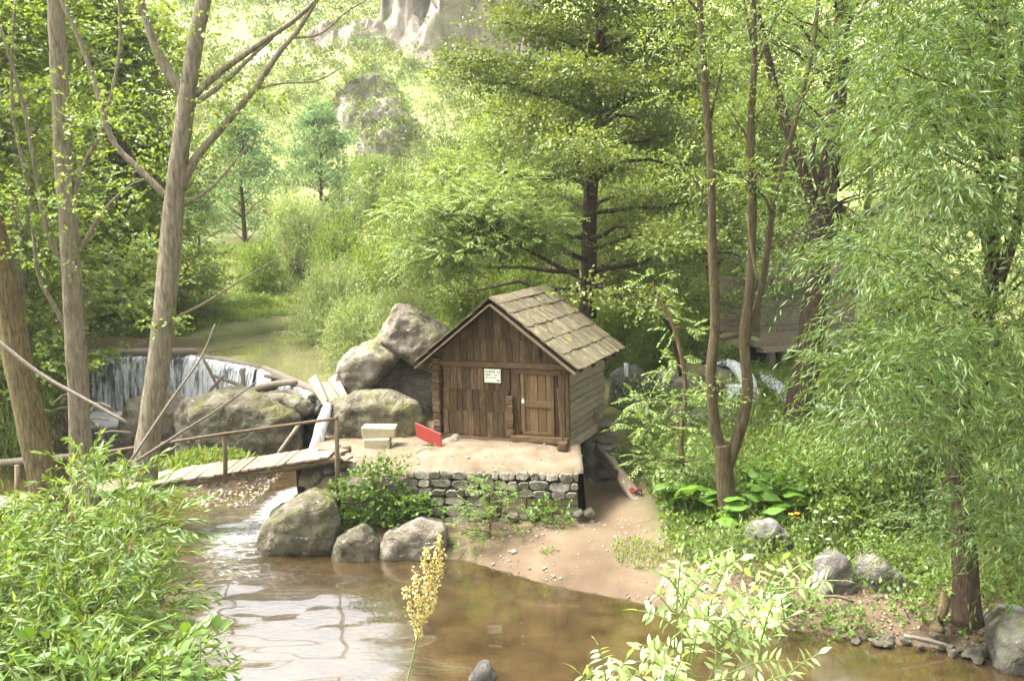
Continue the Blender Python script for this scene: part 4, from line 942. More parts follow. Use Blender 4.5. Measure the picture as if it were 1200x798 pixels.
# --- valley trees
tree_px('blue', 288, 250, 128, 66, 'blue-green layered tree by the meadow behind the forked pale trunk')
tree_px('blue', 378, 250, 120, 72, 'tall blue-green layered tree above the round willow bush')
tree_px('round', 440, 260, 178, 62, 'soft green tree between the layered tree and the river bushes')
tree_px('yellow', 470, 260, 200, 54, 'yellow-green tree at the back of the river bushes')
tree_px('blue', 235, 260, 215, 58, 'low blue-green tree beside the bare meadow')
tree_px('round', 180, 300, 150, 80, 'hazy green tree far up the left valley side')
tree_px('dark', 120, 300, 170, 70, 'dark green tree up the left valley side')
bush_px('pale', 352, 222, 52, 95, 'round silvery willow bush standing over the upper river')
bush_px('mid', 303, 285, 49, 60, 'dense green bush at the foot of the round willow bush')
for q, (k_, px_, yt, Y, w, lab) in enumerate([
    ('pale', 395, 300, 38, 95, 'pale willow bush leaning over the upper river'), ('pale', 420, 340, 32, 105, 'lowest pale willow bush touching the upper river'),
    ('yel', 455, 285, 40, 110, 'yellow-green bush behind the huge pointed boulder'), ('yel', 505, 290, 36, 110, 'yellow-green bush between boulder and hut roof'),
    ('yel', 555, 300, 34, 90, 'yellow-green bush rising over the hut ridge'), ('pale', 470, 330, 31, 90, 'pale bush close behind the huge pointed boulder'),
    ('mid', 395, 262, 47, 80, 'green bush beyond the upper river bend'), ('yel', 440, 270, 44, 90, 'light bush above the upper river bend'), ('mid', 620, 300, 35, 80, 'green bush behind the hut roof')]):
    bush_px(k_, px_, yt, Y, w, lab)
# left bank of the upper river
for q, (k_, px_, yt, Y, w) in enumerate([('lowyel', 240, 342, 45, 75), ('low', 290, 345, 46, 70), ('lowyel', 325, 348, 47, 60), ('low', 215, 362, 41, 70), ('low', 255, 360, 42, 60), ('lowyel', 300, 362, 44, 55), ('low', 330, 363, 45, 45), ('low', 190, 378, 38.5, 60), ('low', 160, 385, 37.5, 55), ('lowyel', 130, 380, 37.5, 60), ('lowyel', 225, 325, 50, 70)]):
    bush_px(k_, px_, yt, Y, w, 'low leafy herb clump on the grassy bank of the upper river', 'herb clumps on the upper bank', 'herb_clump')
# left wood behind the pale trunks
for k_, px_, yt, Y, wd, lab in [('tall', 20, -60, 29.5, 1.3, 'slim yellow-green tree behind the leaning ochre trunk'), ('tall', 120, -20, 39, 1.35, 'slim yellow-green tree seen between the straight and the forked trunk'), ('yellow', 75, 40, 42, 1.2, 'broad yellow-green tree behind the straight ridged trunk'), ('round', 10, 60, 40, 1.2, 'broad light green tree deep behind the leaning ochre trunk'),
        ('tall', 172, 20, 41, 1.3, 'slim yellow-green tree right behind the forked pale trunk'), ('yellow', -60, 0, 33, 1.2, 'broad yellow-green tree at the outer edge of the left wood'), ('round', 150, 130, 44, 1.0, 'lower light green tree behind the forked pale trunk'), ('yellow', 110, 190, 41, .9, 'low yellow-green tree above the weir crest log'), ('tall', -50, 100, 28, 1.2, 'slim tree leaning over the left pool')]:
    tree_px(k_, px_, 0, yt, Y, lab, wide=wd)
for q, (k_, px_, yt, Y, w) in enumerate([('yel', 30, 300, 31, 100), ('mid', 110, 330, 38, 90), ('yel', 140, 300, 39, 90), ('mid', -10, 380, 27, 100), ('yel', 160, 345, 38, 80), ('mid', 40, 370, 33, 80), ('yel', 190, 330, 40, 70)]):
    bush_px(k_, px_, yt, Y, w, 'leafy thicket shrub on the left bank beside the weir', 'thicket on the left bank', 'thicket_shrub')
# right wood on the slope behind the far cabin
rw = [('yellow', 760, 120, 40, 1.1, 'yellow-green tree between the big dark tree and the forked slender tree'), ('yellow', 830, 60, 44, 1.1, 'yellow-green tree showing between the stems of the forked slender tree'), ('round', 900, 90, 41, 1.1, 'mid green tree rising behind the near corner of the far cabin'),
      ('yellow', 1010, 60, 42, 1.1, 'yellow-green tree rising behind the far cabin beyond the dark trunk'), ('round', 1090, 20, 38, 1.15, 'mid green tree directly behind the crown of the big willow'), ('dark', 780, -20, 52, 1.1, 'dark green tree high on the slope above the mill hut'),
      ('round', 870, -60, 56, 1.1, 'tall mid green tree high above the forked slender tree'), ('yellow', 960, -40, 54, 1.1, 'yellow-green tree high on the slope above the far cabin'), ('dark', 1060, -60, 50, 1.1, 'dark green tree high on the slope between dark trunk and willow'),
      ('round', 1150, -40, 45, 1.1, 'mid green tree high behind the willow trunk'), ('yellow', 1200, 60, 36, 1.1, 'yellow-green tree behind the outer side of the big willow'), ('round', 640, 60, 52, 1.1, 'mid green tree behind the crown of the big dark tree'),
      ('yellow', 590, 120, 48, 1.0, 'yellow-green tree behind the bright feathery tree'), ('dark', 700, 0, 48, 1.0, 'dark green tree right behind the trunk of the big dark tree'), ('yellow', 720, 200, 37, .9, 'small yellow-green tree beside the lower trunk of the big dark tree'), ('yellow', 655, 210, 38, .9, 'small yellow-green tree behind the hut ridge'), ('dark', 540, 150, 60, 1.1, 'dark green tree at the foot of the jagged cliff')]
for k_, px_, yt, Y, wd, lab in rw: tree_px(k_, px_, 0, yt, Y, lab, wide=wd)
for q, (k_, px_, yt, Y, w) in enumerate([('mid', 770, 370, 31, 80), ('yel', 740, 340, 33, 90), ('yel', 800, 370, 34, 80), ('mid', 850, 360, 36, 70), ('yel', 690, 350, 32, 80), ('dark', 1050, 380, 30, 90), ('mid', 1110, 390, 27, 110), ('dark', 1160, 400, 24, 120), ('yel', 1060, 330, 34, 110), ('mid', 820, 330, 37, 90)]):
    bush_px(k_, px_, yt, Y, w, 'bushy undergrowth shrub on the slope around the far cabin', 'undergrowth around the far cabin', 'undergrowth_shrub')

# ------------------------------------------------------------------ hillside scrub (far mass, uncountable)
def scrub(seed, n, y0, y1, k, lf):
    g = np.random.default_rng(seed); Y = y0+g.random(n)*(y1-y0); X = Y*(g.uniform(-120, 610, n)-600)/F
    P2 = np.stack([X, Y], 1); z, dl, du, hill = terrain(P2)
    keep = (hill > 1.0)&(vnoise(P2, 22, 12, 3)+g.normal(0, .3, n) > -.2); P2 = P2[keep]; z = z[keep]; n = len(P2)
    s = g.uniform(.5, 1.5, n)*np.where(g.random(n) < .15, 1.8, 1); tn = np.repeat(g.normal(0, .16, n), k*4)
    u = unit(g, n*k); u[:, 2] = np.abs(u[:, 2])*1.15; c = np.repeat(np.column_stack([P2, z]), k, 0); ss = np.repeat(s, k)[:, None]
    P = c+u*ss*g.random((n*k, 1))**.35
    v_, f_, r_ = leaf_geo(P, u+g.normal(size=u.shape)*.5, lf*g.uniform(.7, 1.3, n*k), lf*.6, g)
    return v_, f_, np.clip(r_+tn, 0, 1)
o = link('hillside_scrub', leaf_mesh('hillside_scrub', [scrub(5, 2600, 58, 115, 90, .26), scrub(6, 4200, 110, 260, 36, .5)], M['hillbush'])); tag(o, 'scattered pale green scrub covering the far hillside', 'scrub', None, 'stuff')
for cr in CRAGS:                                     # plants rooted on the ledges of each outcrop
    root = cr.pop(); g = np.random.default_rng(len(cr)); keep = [q for q in cr if g.random() < .45]; P = np.array([list(q[0]-root.location) for q in keep]); S = np.array([q[1] for q in keep]); k = 46
    u = unit(g, len(P)*k); u[:, 2] = np.abs(u[:, 2]); ss = np.repeat(S, k)[:, None]; Q = np.repeat(P, k, 0)+u*ss*1.1*g.random((len(P)*k, 1))**.4
    o = link('ledge_plants', leaf_mesh('ledge_plants', [leaf_geo(Q, u+g.normal(size=u.shape)*.5, .34, .2, g)], M['hillbush']), None, root); o['kind'] = 'stuff'
# ------------------------------------------------------------------ ground cover and grass
def cover(name, label, fn, n, L, Wd, mat, seed, h=.25, box=(-20, 14, 11, 40), upw=1.0, cat='ground cover'):
    g = np.random.default_rng(seed); P2 = np.column_stack([g.uniform(box[0], box[1], n), g.uniform(box[2], box[3], n)])
    z, dl, du, hill = terrain(P2); w = fn(P2, dl, du, hill)+.35*vnoise(P2, 1.1, seed, 3); keep = w > .5; P2 = P2[keep]; z = z[keep]; m = len(P2)
    P = np.column_stack([P2, z+g.random(m)*h]); D = unit(g, m)*np.array([1, 1, .4])+np.array([0, 0, upw])
    o = link(name, leaf_mesh(name, [leaf_geo(P, D, L*g.uniform(.6, 1.3, m), Wd*g.uniform(.7, 1.2, m), g)], mat)); return tag(o, label, cat, None, 'stuff')
rightbank = lambda P, dl, du, hill: sm((dl-.35)/1.2)*sm((P[:, 0]-2.7)/1.0)*(P[:, 1] > 13)*(dl > 0)
cover('ground_cover', 'dense leafy undergrowth covering the right bank', rightbank, 60000, .12, .075, M['leafmid'], 31, .35, (2, 15, 13, 34))
leftbank = lambda P, dl, du, hill: sm((dl-.8)/1.2)*(P[:, 0] < -5.5)*(du > .3)*(dl > 0)
cover('ground_cover', 'leafy undergrowth on the left banks and islet', leftbank, 60000, .12, .06, M['leafmid'], 32, .3, (-28, -5.5, 11, 36))
nearleft = lambda P, dl, du, hill: sm((dl-.1)/.5)*(P[:, 0] < -4)*(dl > 0)*.95
cover('ground_cover', 'weeds and low leaves on the near left bank under the trunks', nearleft, 26000, .12, .05, M['leafmid'], 37, .25, (-14, -4, 9, 20))
meadow = lambda P, dl, du, hill: sm((du-.5)/1.0)*(dl > 4)*.9
cover('grass', 'grass and herbs on the meadow beside the upper river', meadow, 70000, .3, .06, M['leafyel'], 33, .15, (-34, 16, 35, 64), 1.6, 'grass')
islet = lambda P, dl, du, hill: 1.5*np.exp(-(((P[:, 0]+8.6)/1.5)**2+((P[:, 1]-25)/1.1)**2)**2)
cover('grass', 'fresh green herbs on the islet behind the footbridge', islet, 9000, .22, .07, M['leafyel'], 34, .3, (-11, -6, 23, 27), 1.2, 'herbs')
tuft = lambda P, dl, du, hill: (dl > .25)*(.85*np.exp(-(((P[:, 0]-2.5)/.6)**2+((P[:, 1]-18.3)/.8)**2))+.7*np.exp(-(((P[:, 0]-.75)/.35)**2+((P[:, 1]-18.6)/.2)**2))+.6*np.exp(-(((P[:, 0]-3.3)/.6)**2+((P[:, 1]-17.6)/.6)**2))+.55*np.exp(-(((P[:, 0]-1.35)/.3)**2+((P[:, 1]-17.7)/.2)**2)))
cover('grass', 'thin weeds on the sandy spit below the wall', tuft, 16000, .08, .03, M['leafyel'], 35, .06, (-2, 5, 16, 20), 1.2, 'weeds')

# ------------------------------------------------------------------ central big tree (layered crown)
def big_tree():
    g = np.random.default_rng(41); r_ = random.Random(41); Y = 31.0
    root = empty('alder_tree', at(690, 350, Y), 'big dark spreading tree with layered branches behind the hut', 'tree'); inv = -root.location
    mb = MB(); pts, rs = trunk_tube(mb, [(688, 372), (690, 330), (691, 250), (697, 150), (703, 60), (708, -60), (712, -180), (714, -300)], Y, 22, 5, 6, 12, .06)
    cl = []; bare = []
    k = len(pts); N = 64
    for i in range(N):
        t = .12+.86*i/N; p = pts[int(t*(k-1))]; a = i*2.4+r_.uniform(-.4, .4); hfrac = (i/N)
        Lb = lerp(6.6, 1.6, hfrac**1.2)*r_.uniform(.75, 1.1); el = lerp(-.05, .55, hfrac)+r_.uniform(-.1, .15)
        d = Vector((math.cos(a), math.sin(a), el)).normalized()
        if d.x > .25 and hfrac < .35: Lb *= .8
        e = p+d*Lb; pp = limb(mb, p, e, rs[int(t*(k-1))]*.32+.01, .012, .05, 6, .07)
        for j in range(3, 7):
            q = pp[j]; s_ = .55+.25*Lb/6
            if hfrac < .3 and j < 5 and r_.random() < .75: continue
            for m_ in range(2 if j < 6 else 1):
                off = Vector((r_.uniform(-1, 1), r_.uniform(-1, 1), r_.uniform(-.15, .2)))*s_*1.5
                mb.tube([q, q+off*.6, q+off], [.015, .01, .004], 4); cl.append((q+off, s_*r_.uniform(.9, 1.4), 80))
    o = mb.build('trunk', M['barkdark'], root, True); o.location = inv
    o = crown(g, cl, .12, .085, 5, .5, M['alder'], parent=root, flat=.3, upb=.1, droop=.15, up=1.3); o.location = inv
big_tree()
# drooping feathery tree to the left of it
def feather(name, label, Y, path, w0, w1, bases, nfr, Lf, pairs, lL, lW, bark, mat, seed, cat='tree', rad_=.9, flat=.45, droop=.5):
    g = np.random.default_rng(seed); root = empty(name, at(path[0][0], path[0][1], Y), label, cat); inv = -root.location; mb = MB()
    pts, rs = trunk_tube(mb, path, Y, w0, w1, 4, 8); parts = []; fr_p, fr_d = [], []
    for b in bases:
        c = at(b[0], b[1], Y+b[2]); near = min(pts, key=lambda p: (p-c).length+.6*max(0, p.z-c.z)); limb(mb, near, c, .035, .01, .06)
        P, D = clump_twigs(c, rad_*b[3], int(nfr*b[3]**2)+2, g, flat, .15); fr_p.append(P); fr_d.append(D)
    P = np.vstack(fr_p); D = np.vstack(fr_d); parts = frond_leaves(P, D, Lf*g.uniform(.7, 1.2, len(P)), pairs, lL, lW, g, droop)
    o = mb.build('trunk', bark, root, True); o.location = inv
    o = link('crown', leaf_mesh('crown', parts, mat), None, root); o.location = inv; return root
bs = [(lerp(475, 640, R.random()), 0, R.uniform(-1.2, 1.2), R.uniform(.7, 1.1)) for _ in range(26)]
bs = [(x, 205+R.random()**.8*110+abs(x-560)*.12, dy, s) for x, _, dy, s in bs]
feather('walnut_tree', 'bright feathery drooping tree in front of the big dark tree', 26.5, [(800, 440), (782, 375), (735, 352), (690, 330), (640, 305), (590, 275), (560, 255)], 9, 3, bs, 95, .55, 8, .13, .045, M['barkdark'], M['locust'], 51, rad_=.95, flat=.4)
feather('walnut_tree', 'feathery pale green sapling hanging beside the mill hut', 20.6, [(805, 600), (798, 520), (803, 450), (790, 385), (768, 345)], 7, 4,
        [(755, 500, 0, .8), (790, 470, .2, .9), (812, 500, -.2, .8), (770, 540, -.3, .9), (800, 555, 0, .9), (750, 470, .3, .7), (790, 425, .3, .8), (825, 540, -.3, .7), (765, 330, 0, .6), (800, 385, .2, .7), (835, 470, .2, .6)], 26, .55, 8, .13, .042, M['barkmid'], M['locust'], 52, rad_=.62, flat=.55)
feather('walnut_tree', 'small feathery spray above the forked slender trunk', 19.0, [(888, 330), (878, 270), (880, 215)], 4, 2.5, [(865, 205, 0, .7), (890, 200, 0, .8), (910, 210, 0, .6), (880, 218, -.3, .6)], 22, .45, 7, .11, .036, M['barkmid'], M['locust'], 53, rad_=.5, flat=.35)

# ------------------------------------------------------------------ forked slender tree
def forked():
    Y = 19.5; root = empty('forked_tree', at(852, 608, Y), 'slender brown tree forking low over the broad leaves', 'tree'); inv = -root.location; mb = MB()
    trunk_tube(mb, [(853, 622), (852, 590), (848, 540), (846, 520)], Y, 24, 20, 5, 12, .06, .25)
    trunk_tube(mb, [(850, 545), (838, 500), (833, 440), (838, 380), (835, 300), (833, 200), (826, 100), (820, 0), (812, -140)], Y, 15, 6, 5, 10, .05)
    trunk_tube(mb, [(850, 550), (862, 520), (876, 460), (872, 400), (880, 320), (882, 240), (880, 150), (884, 60), (878, -80)], Y, 16, 6, 5, 10, .05)
    trunk_tube(mb, [(874, 400), (892, 340), (905, 250), (915, 205), (938, 120), (955, 40), (962, -60)], Y+.1, 9, 4, 4, 8, .05)
    g = np.random.default_rng(61); cl = []
    for a, b, dy in [((884, 90), (930, -20), .5), ((882, 180), (850, 120), .3), ((833, 140), (860, 40), -.3), ((828, 110), (780, 40), .4), ((835, 260), (800, 190), .3), ((884, 60), (860, -40), .2), ((905, 250), (880, 210), -.2), ((938, 120), (985, 60), .2), ((880, 150), (905, 110), .3), ((835, 480), (845, 455), -.1), ((822, 20), (770, -40), -.3)]:
        p = limb(mb, at(*a, Y), at(*b, Y+dy), .035, .008, .05)
        for q in p[3:]: cl.append((q, R.uniform(.35, .6), 16))
    for px_, py_ in [(760, 60), (800, 20), (850, 10), (900, 30), (830, 60), (930, 90), (790, 110), (860, 150)]: cl.append((at(px_, py_, Y+R.uniform(-.8, .8)), .6, 20))
    o = mb.build('trunk', M['barkolive'], root, True); o.location = inv
    o = crown(g, cl, .11, .035, 6, .4, M['locust'], parent=root, flat=.6); o.location = inv
forked()
def dark_tree():
    Y = 25.8; root = empty('dark_tree', at(935, 497, Y), 'stout dark-barked tree in front of the far cabin', 'tree'); inv = -root.location; mb = MB()
    trunk_tube(mb, [(930, 515), (935, 490), (945, 430), (955, 350), (962, 280), (970, 215), (980, 130), (985, 60), (992, -100), (995, -220)], Y, 37, 12, 4, 12, .06, .2)
    trunk_tube(mb, [(962, 275), (945, 215), (925, 155), (905, 90), (885, 0), (872, -100)], Y, 15, 6, 4, 8)
    trunk_tube(mb, [(965, 300), (990, 268), (1040, 240), (1080, 200)], Y+.2, 9, 4, 4, 7)
    trunk_tube(mb, [(968, 240), (952, 190), (960, 150)], Y-.2, 8, 3, 4, 7)
    g = np.random.default_rng(62); cl = []
    for i in range(62):
        px_ = R.uniform(880, 1110); py_ = R.uniform(-110, 230)
        if i > 45: px_ = R.choice((R.uniform(885, 935), R.uniform(970, 1060))); py_ = R.uniform(240, 335)
        c = at(px_, py_, Y+R.uniform(-2.2, 2.4))
        limb(mb, at(980+R.uniform(-4, 4), min(240, py_+60), Y), c, .04, .01, .04); cl.append((c, R.uniform(.7, 1.1), 46))
    o = mb.build('trunk', M['barkdark'], root, True); o.location = inv
    cl += [(at(R.uniform(885, 930), R.uniform(325, 375), 29+R.uniform(-.5, .5)), .5, 30) for _ in range(6)]
    o = crown(g, cl, .12, .045, 6, .5, M['willow'], parent=root, flat=.55, hang=.3); o.location = inv
dark_tree()
# ------------------------------------------------------------------ right willow
def right_willow():
    Y = 14.5; root = empty('willow_tree', at(1132, 700, Y), 'large willow with hanging narrow leaves overhanging the right bank', 'tree'); inv = -root.location; mb = MB()
    trunk_tube(mb, [(1134, 730), (1131, 660), (1127, 580), (1124, 500), (1128, 440), (1150, 395), (1160, 340), (1165, 250), (1172, 150), (1168, 0), (1160, -140)], Y, 31, 10, 4, 12, .07, .25)
    trunk_tube(mb, [(1128, 440), (1105, 400), (1090, 360)], Y-.2, 12, 5, 4, 8); trunk_tube(mb, [(1172, 330), (1195, 250), (1200, 120), (1195, 20)], Y-.5, 12, 6, 4, 8)
    g = np.random.default_rng(71); P0, D0 = [], []
    def shoot(px_, py_, Yc, n, r):
        c = at(px_, py_, Yc); P, D = clump_twigs(c, r, n, g, .6, .25); P0.append(P); D0.append(D)
        if R.random() < (.75 if py_ < 380 else .25): limb(mb, at(float(np.interp(py_, [-120, 330, 400, 450, 700], [1160, 1160, 1150, 1128, 1130])), max(-120, min(540, py_+R.uniform(10, 90))), Y), c, .03, .008, .05, 6, .09)
    for i in range(150):
        py_ = R.uniform(-70, 640); lo = np.interp(py_, [-70, 100, 250, 350, 450, 550, 640], [1000, 1020, 1010, 1000, 985, 1010, 1090])
        if py_ > 560 and R.random() < .5: continue
        px_ = lo+(1250-lo)*R.random()**.85
        shoot(px_, py_, R.uniform(9.5, 15.5), 27, R.uniform(.3, .55))
    P = np.vstack(P0); D = np.vstack(D0)
    o = mb.build('trunk', M['barkdark'], root, True); o.location = inv
    o = link('crown', leaf_mesh('crown', [twig_leaves(P, D, .9*g.uniform(.5, 1.3, len(P)), 17, .12, .024, g, .55, .7, .35, .5)], M['willow']), None, root); o.location = inv
right_willow()

# ------------------------------------------------------------------ three pale trunks on the left
def left_trunk(name, label, Y, paths, clumps, bark, seed, leaf, L=.1, Wd=.055):
    root = empty(name, at(paths[0][0][0][0], paths[0][0][0][1], Y), label, 'tree'); inv = -root.location; mb = MB(); g = np.random.default_rng(seed)
    for lst, w0, w1, fl_ in paths: trunk_tube(mb, lst, Y, w0, w1, 5, 12 if w0 > 20 else 7, .05, fl_)
    cl = []
    for px_, py_, dy, r, n in clumps: cl.append((at(px_, py_, Y+dy), r, n))
    o = mb.build('trunk', bark, root, True); o.location = inv
    if cl: o = crown(g, cl, L, Wd, 6, .35, leaf, parent=root, flat=.6, hang=.15); o.location = inv
def rc(n, x0, x1, y0, y1, r=.5, k=16, dy=1.5): return [(R.uniform(x0, x1), R.uniform(y0, y1), R.uniform(-dy, dy), r*R.uniform(.7, 1.3), k) for _ in range(n)]
left_trunk('leaning_tree', 'leaning ochre trunk at the left end of the footbridge', 18.3, [([(70, 640), (58, 595), (42, 520), (24, 440), (10, 360), (-4, 290), (-34, 150), (-60, 0), (-80, -120)], 38, 21, .15)], rc(14, -60, 60, -40, 260), M['barkmid'], 81, M['leafmid'])
left_trunk('straight_tree', 'straight ridged grey-brown trunk between the leaning and the forked one', 18.8, [([(100, 590), (95, 530), (92, 460), (87, 380), (82, 290), (74, 180), (68, 60), (62, -60), (58, -180)], 27, 16, .15),
    ([(84, 330), (55, 270), (40, 190), (24, 110), (0, 30)], 7, 3, 0), ([(92, 420), (70, 370), (45, 320), (35, 230), (14, 120), (18, 0)], 6, 3, 0), ([(80, 260), (95, 200), (120, 150), (140, 60), (138, -20)], 6, 3, 0), ([(90, 300), (120, 250), (150, 220), (170, 210)], 6, 2, 0)], rc(20, 20, 200, 20, 320, .5, 14), M['barkpale'], 82, M['leafmid'])
left_trunk('forked_pale_tree', 'smooth pale trunk forking above the weir with bare branches', 17.0, [([(168, 560), (173, 520), (180, 470), (190, 390), (199, 300), (203, 245), (213, 160), (220, 108), (230, 45), (244, -30), (258, -150)], 31, 14, .1),
    ([(220, 118), (206, 98), (186, 65), (172, 25), (160, -20), (140, -90)], 13, 7, 0), ([(228, 112), (262, 82), (310, 48), (350, 20), (385, -15)], 9, 4, 0), ([(226, 124), (262, 98), (300, 62), (320, 45)], 6, 3, 0),
    ([(213, 222), (228, 188), (262, 148), (298, 105), (325, 65), (350, 35), (372, 0)], 11, 4, 0), ([(196, 232), (165, 200), (132, 165), (112, 100), (92, 45), (66, -10)], 9, 4, 0), ([(213, 240), (240, 226), (262, 205), (290, 172)], 5, 2, 0),
    ([(298, 105), (330, 98), (370, 95), (400, 80)], 3, 1.5, 0), ([(340, 45), (375, 40), (405, 15), (430, 0)], 3, 1.5, 0), ([(203, 250), (207, 200), (211, 160)], 5, 2, 0), ([(186, 400), (184, 340), (190, 260), (186, 250)], 5, 2, 0), ([(200, 375), (240, 355), (280, 330), (330, 300)], 4, 1.5, 0)],
    rc(7, 255, 320, 90, 150, .28, 16, .4)+rc(8, 150, 230, -40, 40, .5, 16)+rc(3, 180, 200, 365, 385, .16, 12, .2)+rc(9, 80, 190, 100, 310, .45, 12), M['barkpale'], 83, M['leafyel'], .1, .06)
def dead_branch(path, Y, w0, w1, label):
    mb = MB(); trunk_tube(mb, path, Y, w0, w1, 4, 7, .1); o = mb.build('dead_branch', M['drift'], None, True); tag(o, label, 'branch')
dead_branch([(-40, 370), (0, 402), (50, 440), (100, 468), (150, 496)], 13, 6, 4, 'long bare branch sagging across the left trunks')
dead_branch([(150, 545), (200, 470), (235, 420), (252, 380)], 16.5, 4, 2, 'thin dark dead branch standing beside the forked pale trunk')
dead_branch([(160, 540), (215, 505), (255, 480), (300, 448)], 16.4, 4, 2, 'thin bent dead branch in front of the mossy boulder')
o = MB().tube(catmull([at(-30, 545, 25), at(50, 538, 25.2), at(110, 532, 25.4)], 4), [.1]*9, 8, .1).build('fallen_log', M['drift'], None, True); tag(o, 'pale fallen log lying along the left pool edge', 'log')
for q in range(16):
    a = at(R.uniform(0, 140), R.uniform(470, 530), R.uniform(25.5, 28)); a.z = max(a.z, .1); b = a+Vector((R.uniform(-1, 1), R.uniform(-.4, .4), R.uniform(-.1, .3)))
    o = MB().tube([a, a.lerp(b, .5)+Vector((0, 0, .06)), b], [.03, .035, .02], 6, .1).build('flood_stick', M['drift']); tag(o, 'bleached stick in the flood debris on the left bank', 'stick', 'flood debris sticks')

# ------------------------------------------------------------------ near willow shrub on the left
def single_leaf(name, mat, L, Wd, rnd, seg=5, fold=.18, curve=.12):
    vs = []; 
    for i in range(seg+1):
        s = i/seg; w = Wd/2*math.sin(math.pi*min(1, s*.96+.02)**.8); z_ = -curve*L*s*s
        vs += [(-w, L*s, z_+fold*w), (0, L*s, z_), (w, L*s, z_+fold*w)]
    fs = np.array([(3*i+a, 3*i+a+1, 3*i+a+4, 3*i+a+3) for i in range(seg) for a in (0, 1)])
    me = np_mesh(name, np.array(vs, float), fs, mat, {'rnd': np.full(len(vs), rnd)}, True); return me
def leaf_objects(root, name, meshes, P, D, S, g, up=.8):
    D = nrm_(D); N = nrm_(g.normal(size=P.shape)*.5+np.array([0, 0, up])); X = nrm_(np.cross(D, N)); N = np.cross(X, D)
    for i in range(len(P)):
        o = link(name, meshes[int(g.integers(len(meshes)))], None, root)
        o.matrix_local = Matrix([[X[i, 0]*S[i], D[i, 0]*S[i], N[i, 0]*S[i], P[i, 0]], [X[i, 1]*S[i], D[i, 1]*S[i], N[i, 1]*S[i], P[i, 1]], [X[i, 2]*S[i], D[i, 2]*S[i], N[i, 2]*S[i], P[i, 2]], [0, 0, 0, 1]])
def near_willow():
    g = np.random.default_rng(91); root = empty('willow_shrub', (-3.0, 5.8, 2.0), 'bright willow shrub with long narrow leaves on the near left bank', 'shrub'); loc = np.array(root.location); mb = MB()
    P0, D0 = [], []; base = Vector((-3.2, 6.0, 1.6))
    for i in range(150):
        py_ = R.uniform(515, 850); lo, hi = -90, float(np.interp(py_, [515, 540, 600, 680, 760, 850], [120, 150, 180, 205, 200, 190]))
        px_ = lo+(hi-lo)*R.random()**.8
        lim = np.interp(px_, [-90, 40, 90, 160, 230, 262], [640, 620, 580, 532, 600, 660])
        lim += R.uniform(-30, 30)
        if py_ < lim: py_ = R.uniform(lim, 850)
        Yc = lerp(8.8, 5.4, (py_-500)/350)+R.uniform(-.5, 1.3); c = at(px_, py_, Yc)
        if R.random() < .7: limb(mb, base+Vector((R.uniform(-.5, .5), R.uniform(-.3, .5), 0)), c, .022, .006, .05)
        P, D = clump_twigs(c, .3, 13, g, .7, .35); D += np.array([.25, -.15, 0]); P0.append(P); D0.append(D)
    P = np.vstack(P0)-loc; D = np.vstack(D0); m = len(P); k = 13; Lt = .42*g.uniform(.6, 1.3, m)
    for i in range(0, m, 3):
        a = P[i]; d = D[i]/np.linalg.norm(D[i]); L_ = Lt[i]; mb.tube([Vector(a+loc), Vector(a+d*L_*.5+loc)-Vector((0, 0, .6*(.5*L_)**2)), Vector(a+d*L_+loc)-Vector((0, 0, .6*L_**2))], [.004, .003, .0015], 3)
    o = mb.build('stem', M['twig'], root, True); o.location = [-q for q in loc]
    v_, f_, r_ = twig_leaves(P, D, Lt, k, .105, .024, g, .6, .6, .12, .6)
    n = len(v_)//4; tip = v_.reshape(n, 4, 3); c = tip.mean(1)+loc; dist = np.linalg.norm(c-np.array([0, 0, CZ]), axis=1)
    px_ = 600+F*c[:, 0]/(c[:, 1]*cP-(c[:, 2]-CZ)*sP); py_ = 399-F*(c[:, 1]*sP+(c[:, 2]-CZ)*cP)/(c[:, 1]*cP-(c[:, 2]-CZ)*sP)
    vis = (px_ > 5)&(px_ < 280)&(py_ < 790); order = np.argsort(np.where(vis, dist, 1e9))[:300]
    rest = np.ones(n, bool); rest[order] = False; idx = np.where(rest)[0]
    V = tip[idx].reshape(-1, 3); b = np.arange(len(idx))[:, None]*4; Fc = np.concatenate([b+np.array([[0, 2, 1]]), b+np.array([[0, 3, 2]])])
    o = link('leaf_mass', np_mesh('leaf_mass', V, Fc, M['willownear'], {'rnd': r_.reshape(n, 4)[idx].ravel()}), None, root); o['kind'] = 'stuff'
    ms = [single_leaf('leaf', M['willownear'], .11, .022, q) for q in (.25, .45, .6, .8)]
    leaf_objects(root, 'leaf', ms, tip[order, 0], tip[order, 2]-tip[order, 0], np.full(300, 1.0), g)
near_willow()
bush_like = [(60, 745, 5.2), (190, 770, 5.4), (235, 740, 6.0), (130, 790, 5.0), (10, 790, 5.0), (225, 800, 5.2)]
def bramble():
    g = np.random.default_rng(92); root = empty('bramble', (-2.0, 5.4, 3.0), 'broad-leaved bramble growing at the foot of the willow shrub', 'bush'); loc = np.array(root.location); P0, D0 = [], []; mb = MB()
    for px_, py_, Y in bush_like:
        c = at(px_, py_+8, Y); P, D = clump_twigs(c, .22, 15, g, .6, .5); P0.append(P); D0.append(D); limb(mb, c-Vector((0, 0, 1.5)), c, .012, .005)
    P = np.vstack(P0)-loc; D = np.vstack(D0); pick = g.permutation(len(P))[:90]
    o = mb.build('stem', M['stemgreen'], root, True); o.location = [-q for q in loc]
    ms = [single_leaf('leaf', M['ivy'], .085, .055, q, 4) for q in (.3, .5, .7, .9)]
    leaf_objects(root, 'leaf', ms, P[pick], D[pick]+np.array([0, -.3, 0]), g.uniform(.8, 1.3, len(pick)), g, 1.5)
bramble()
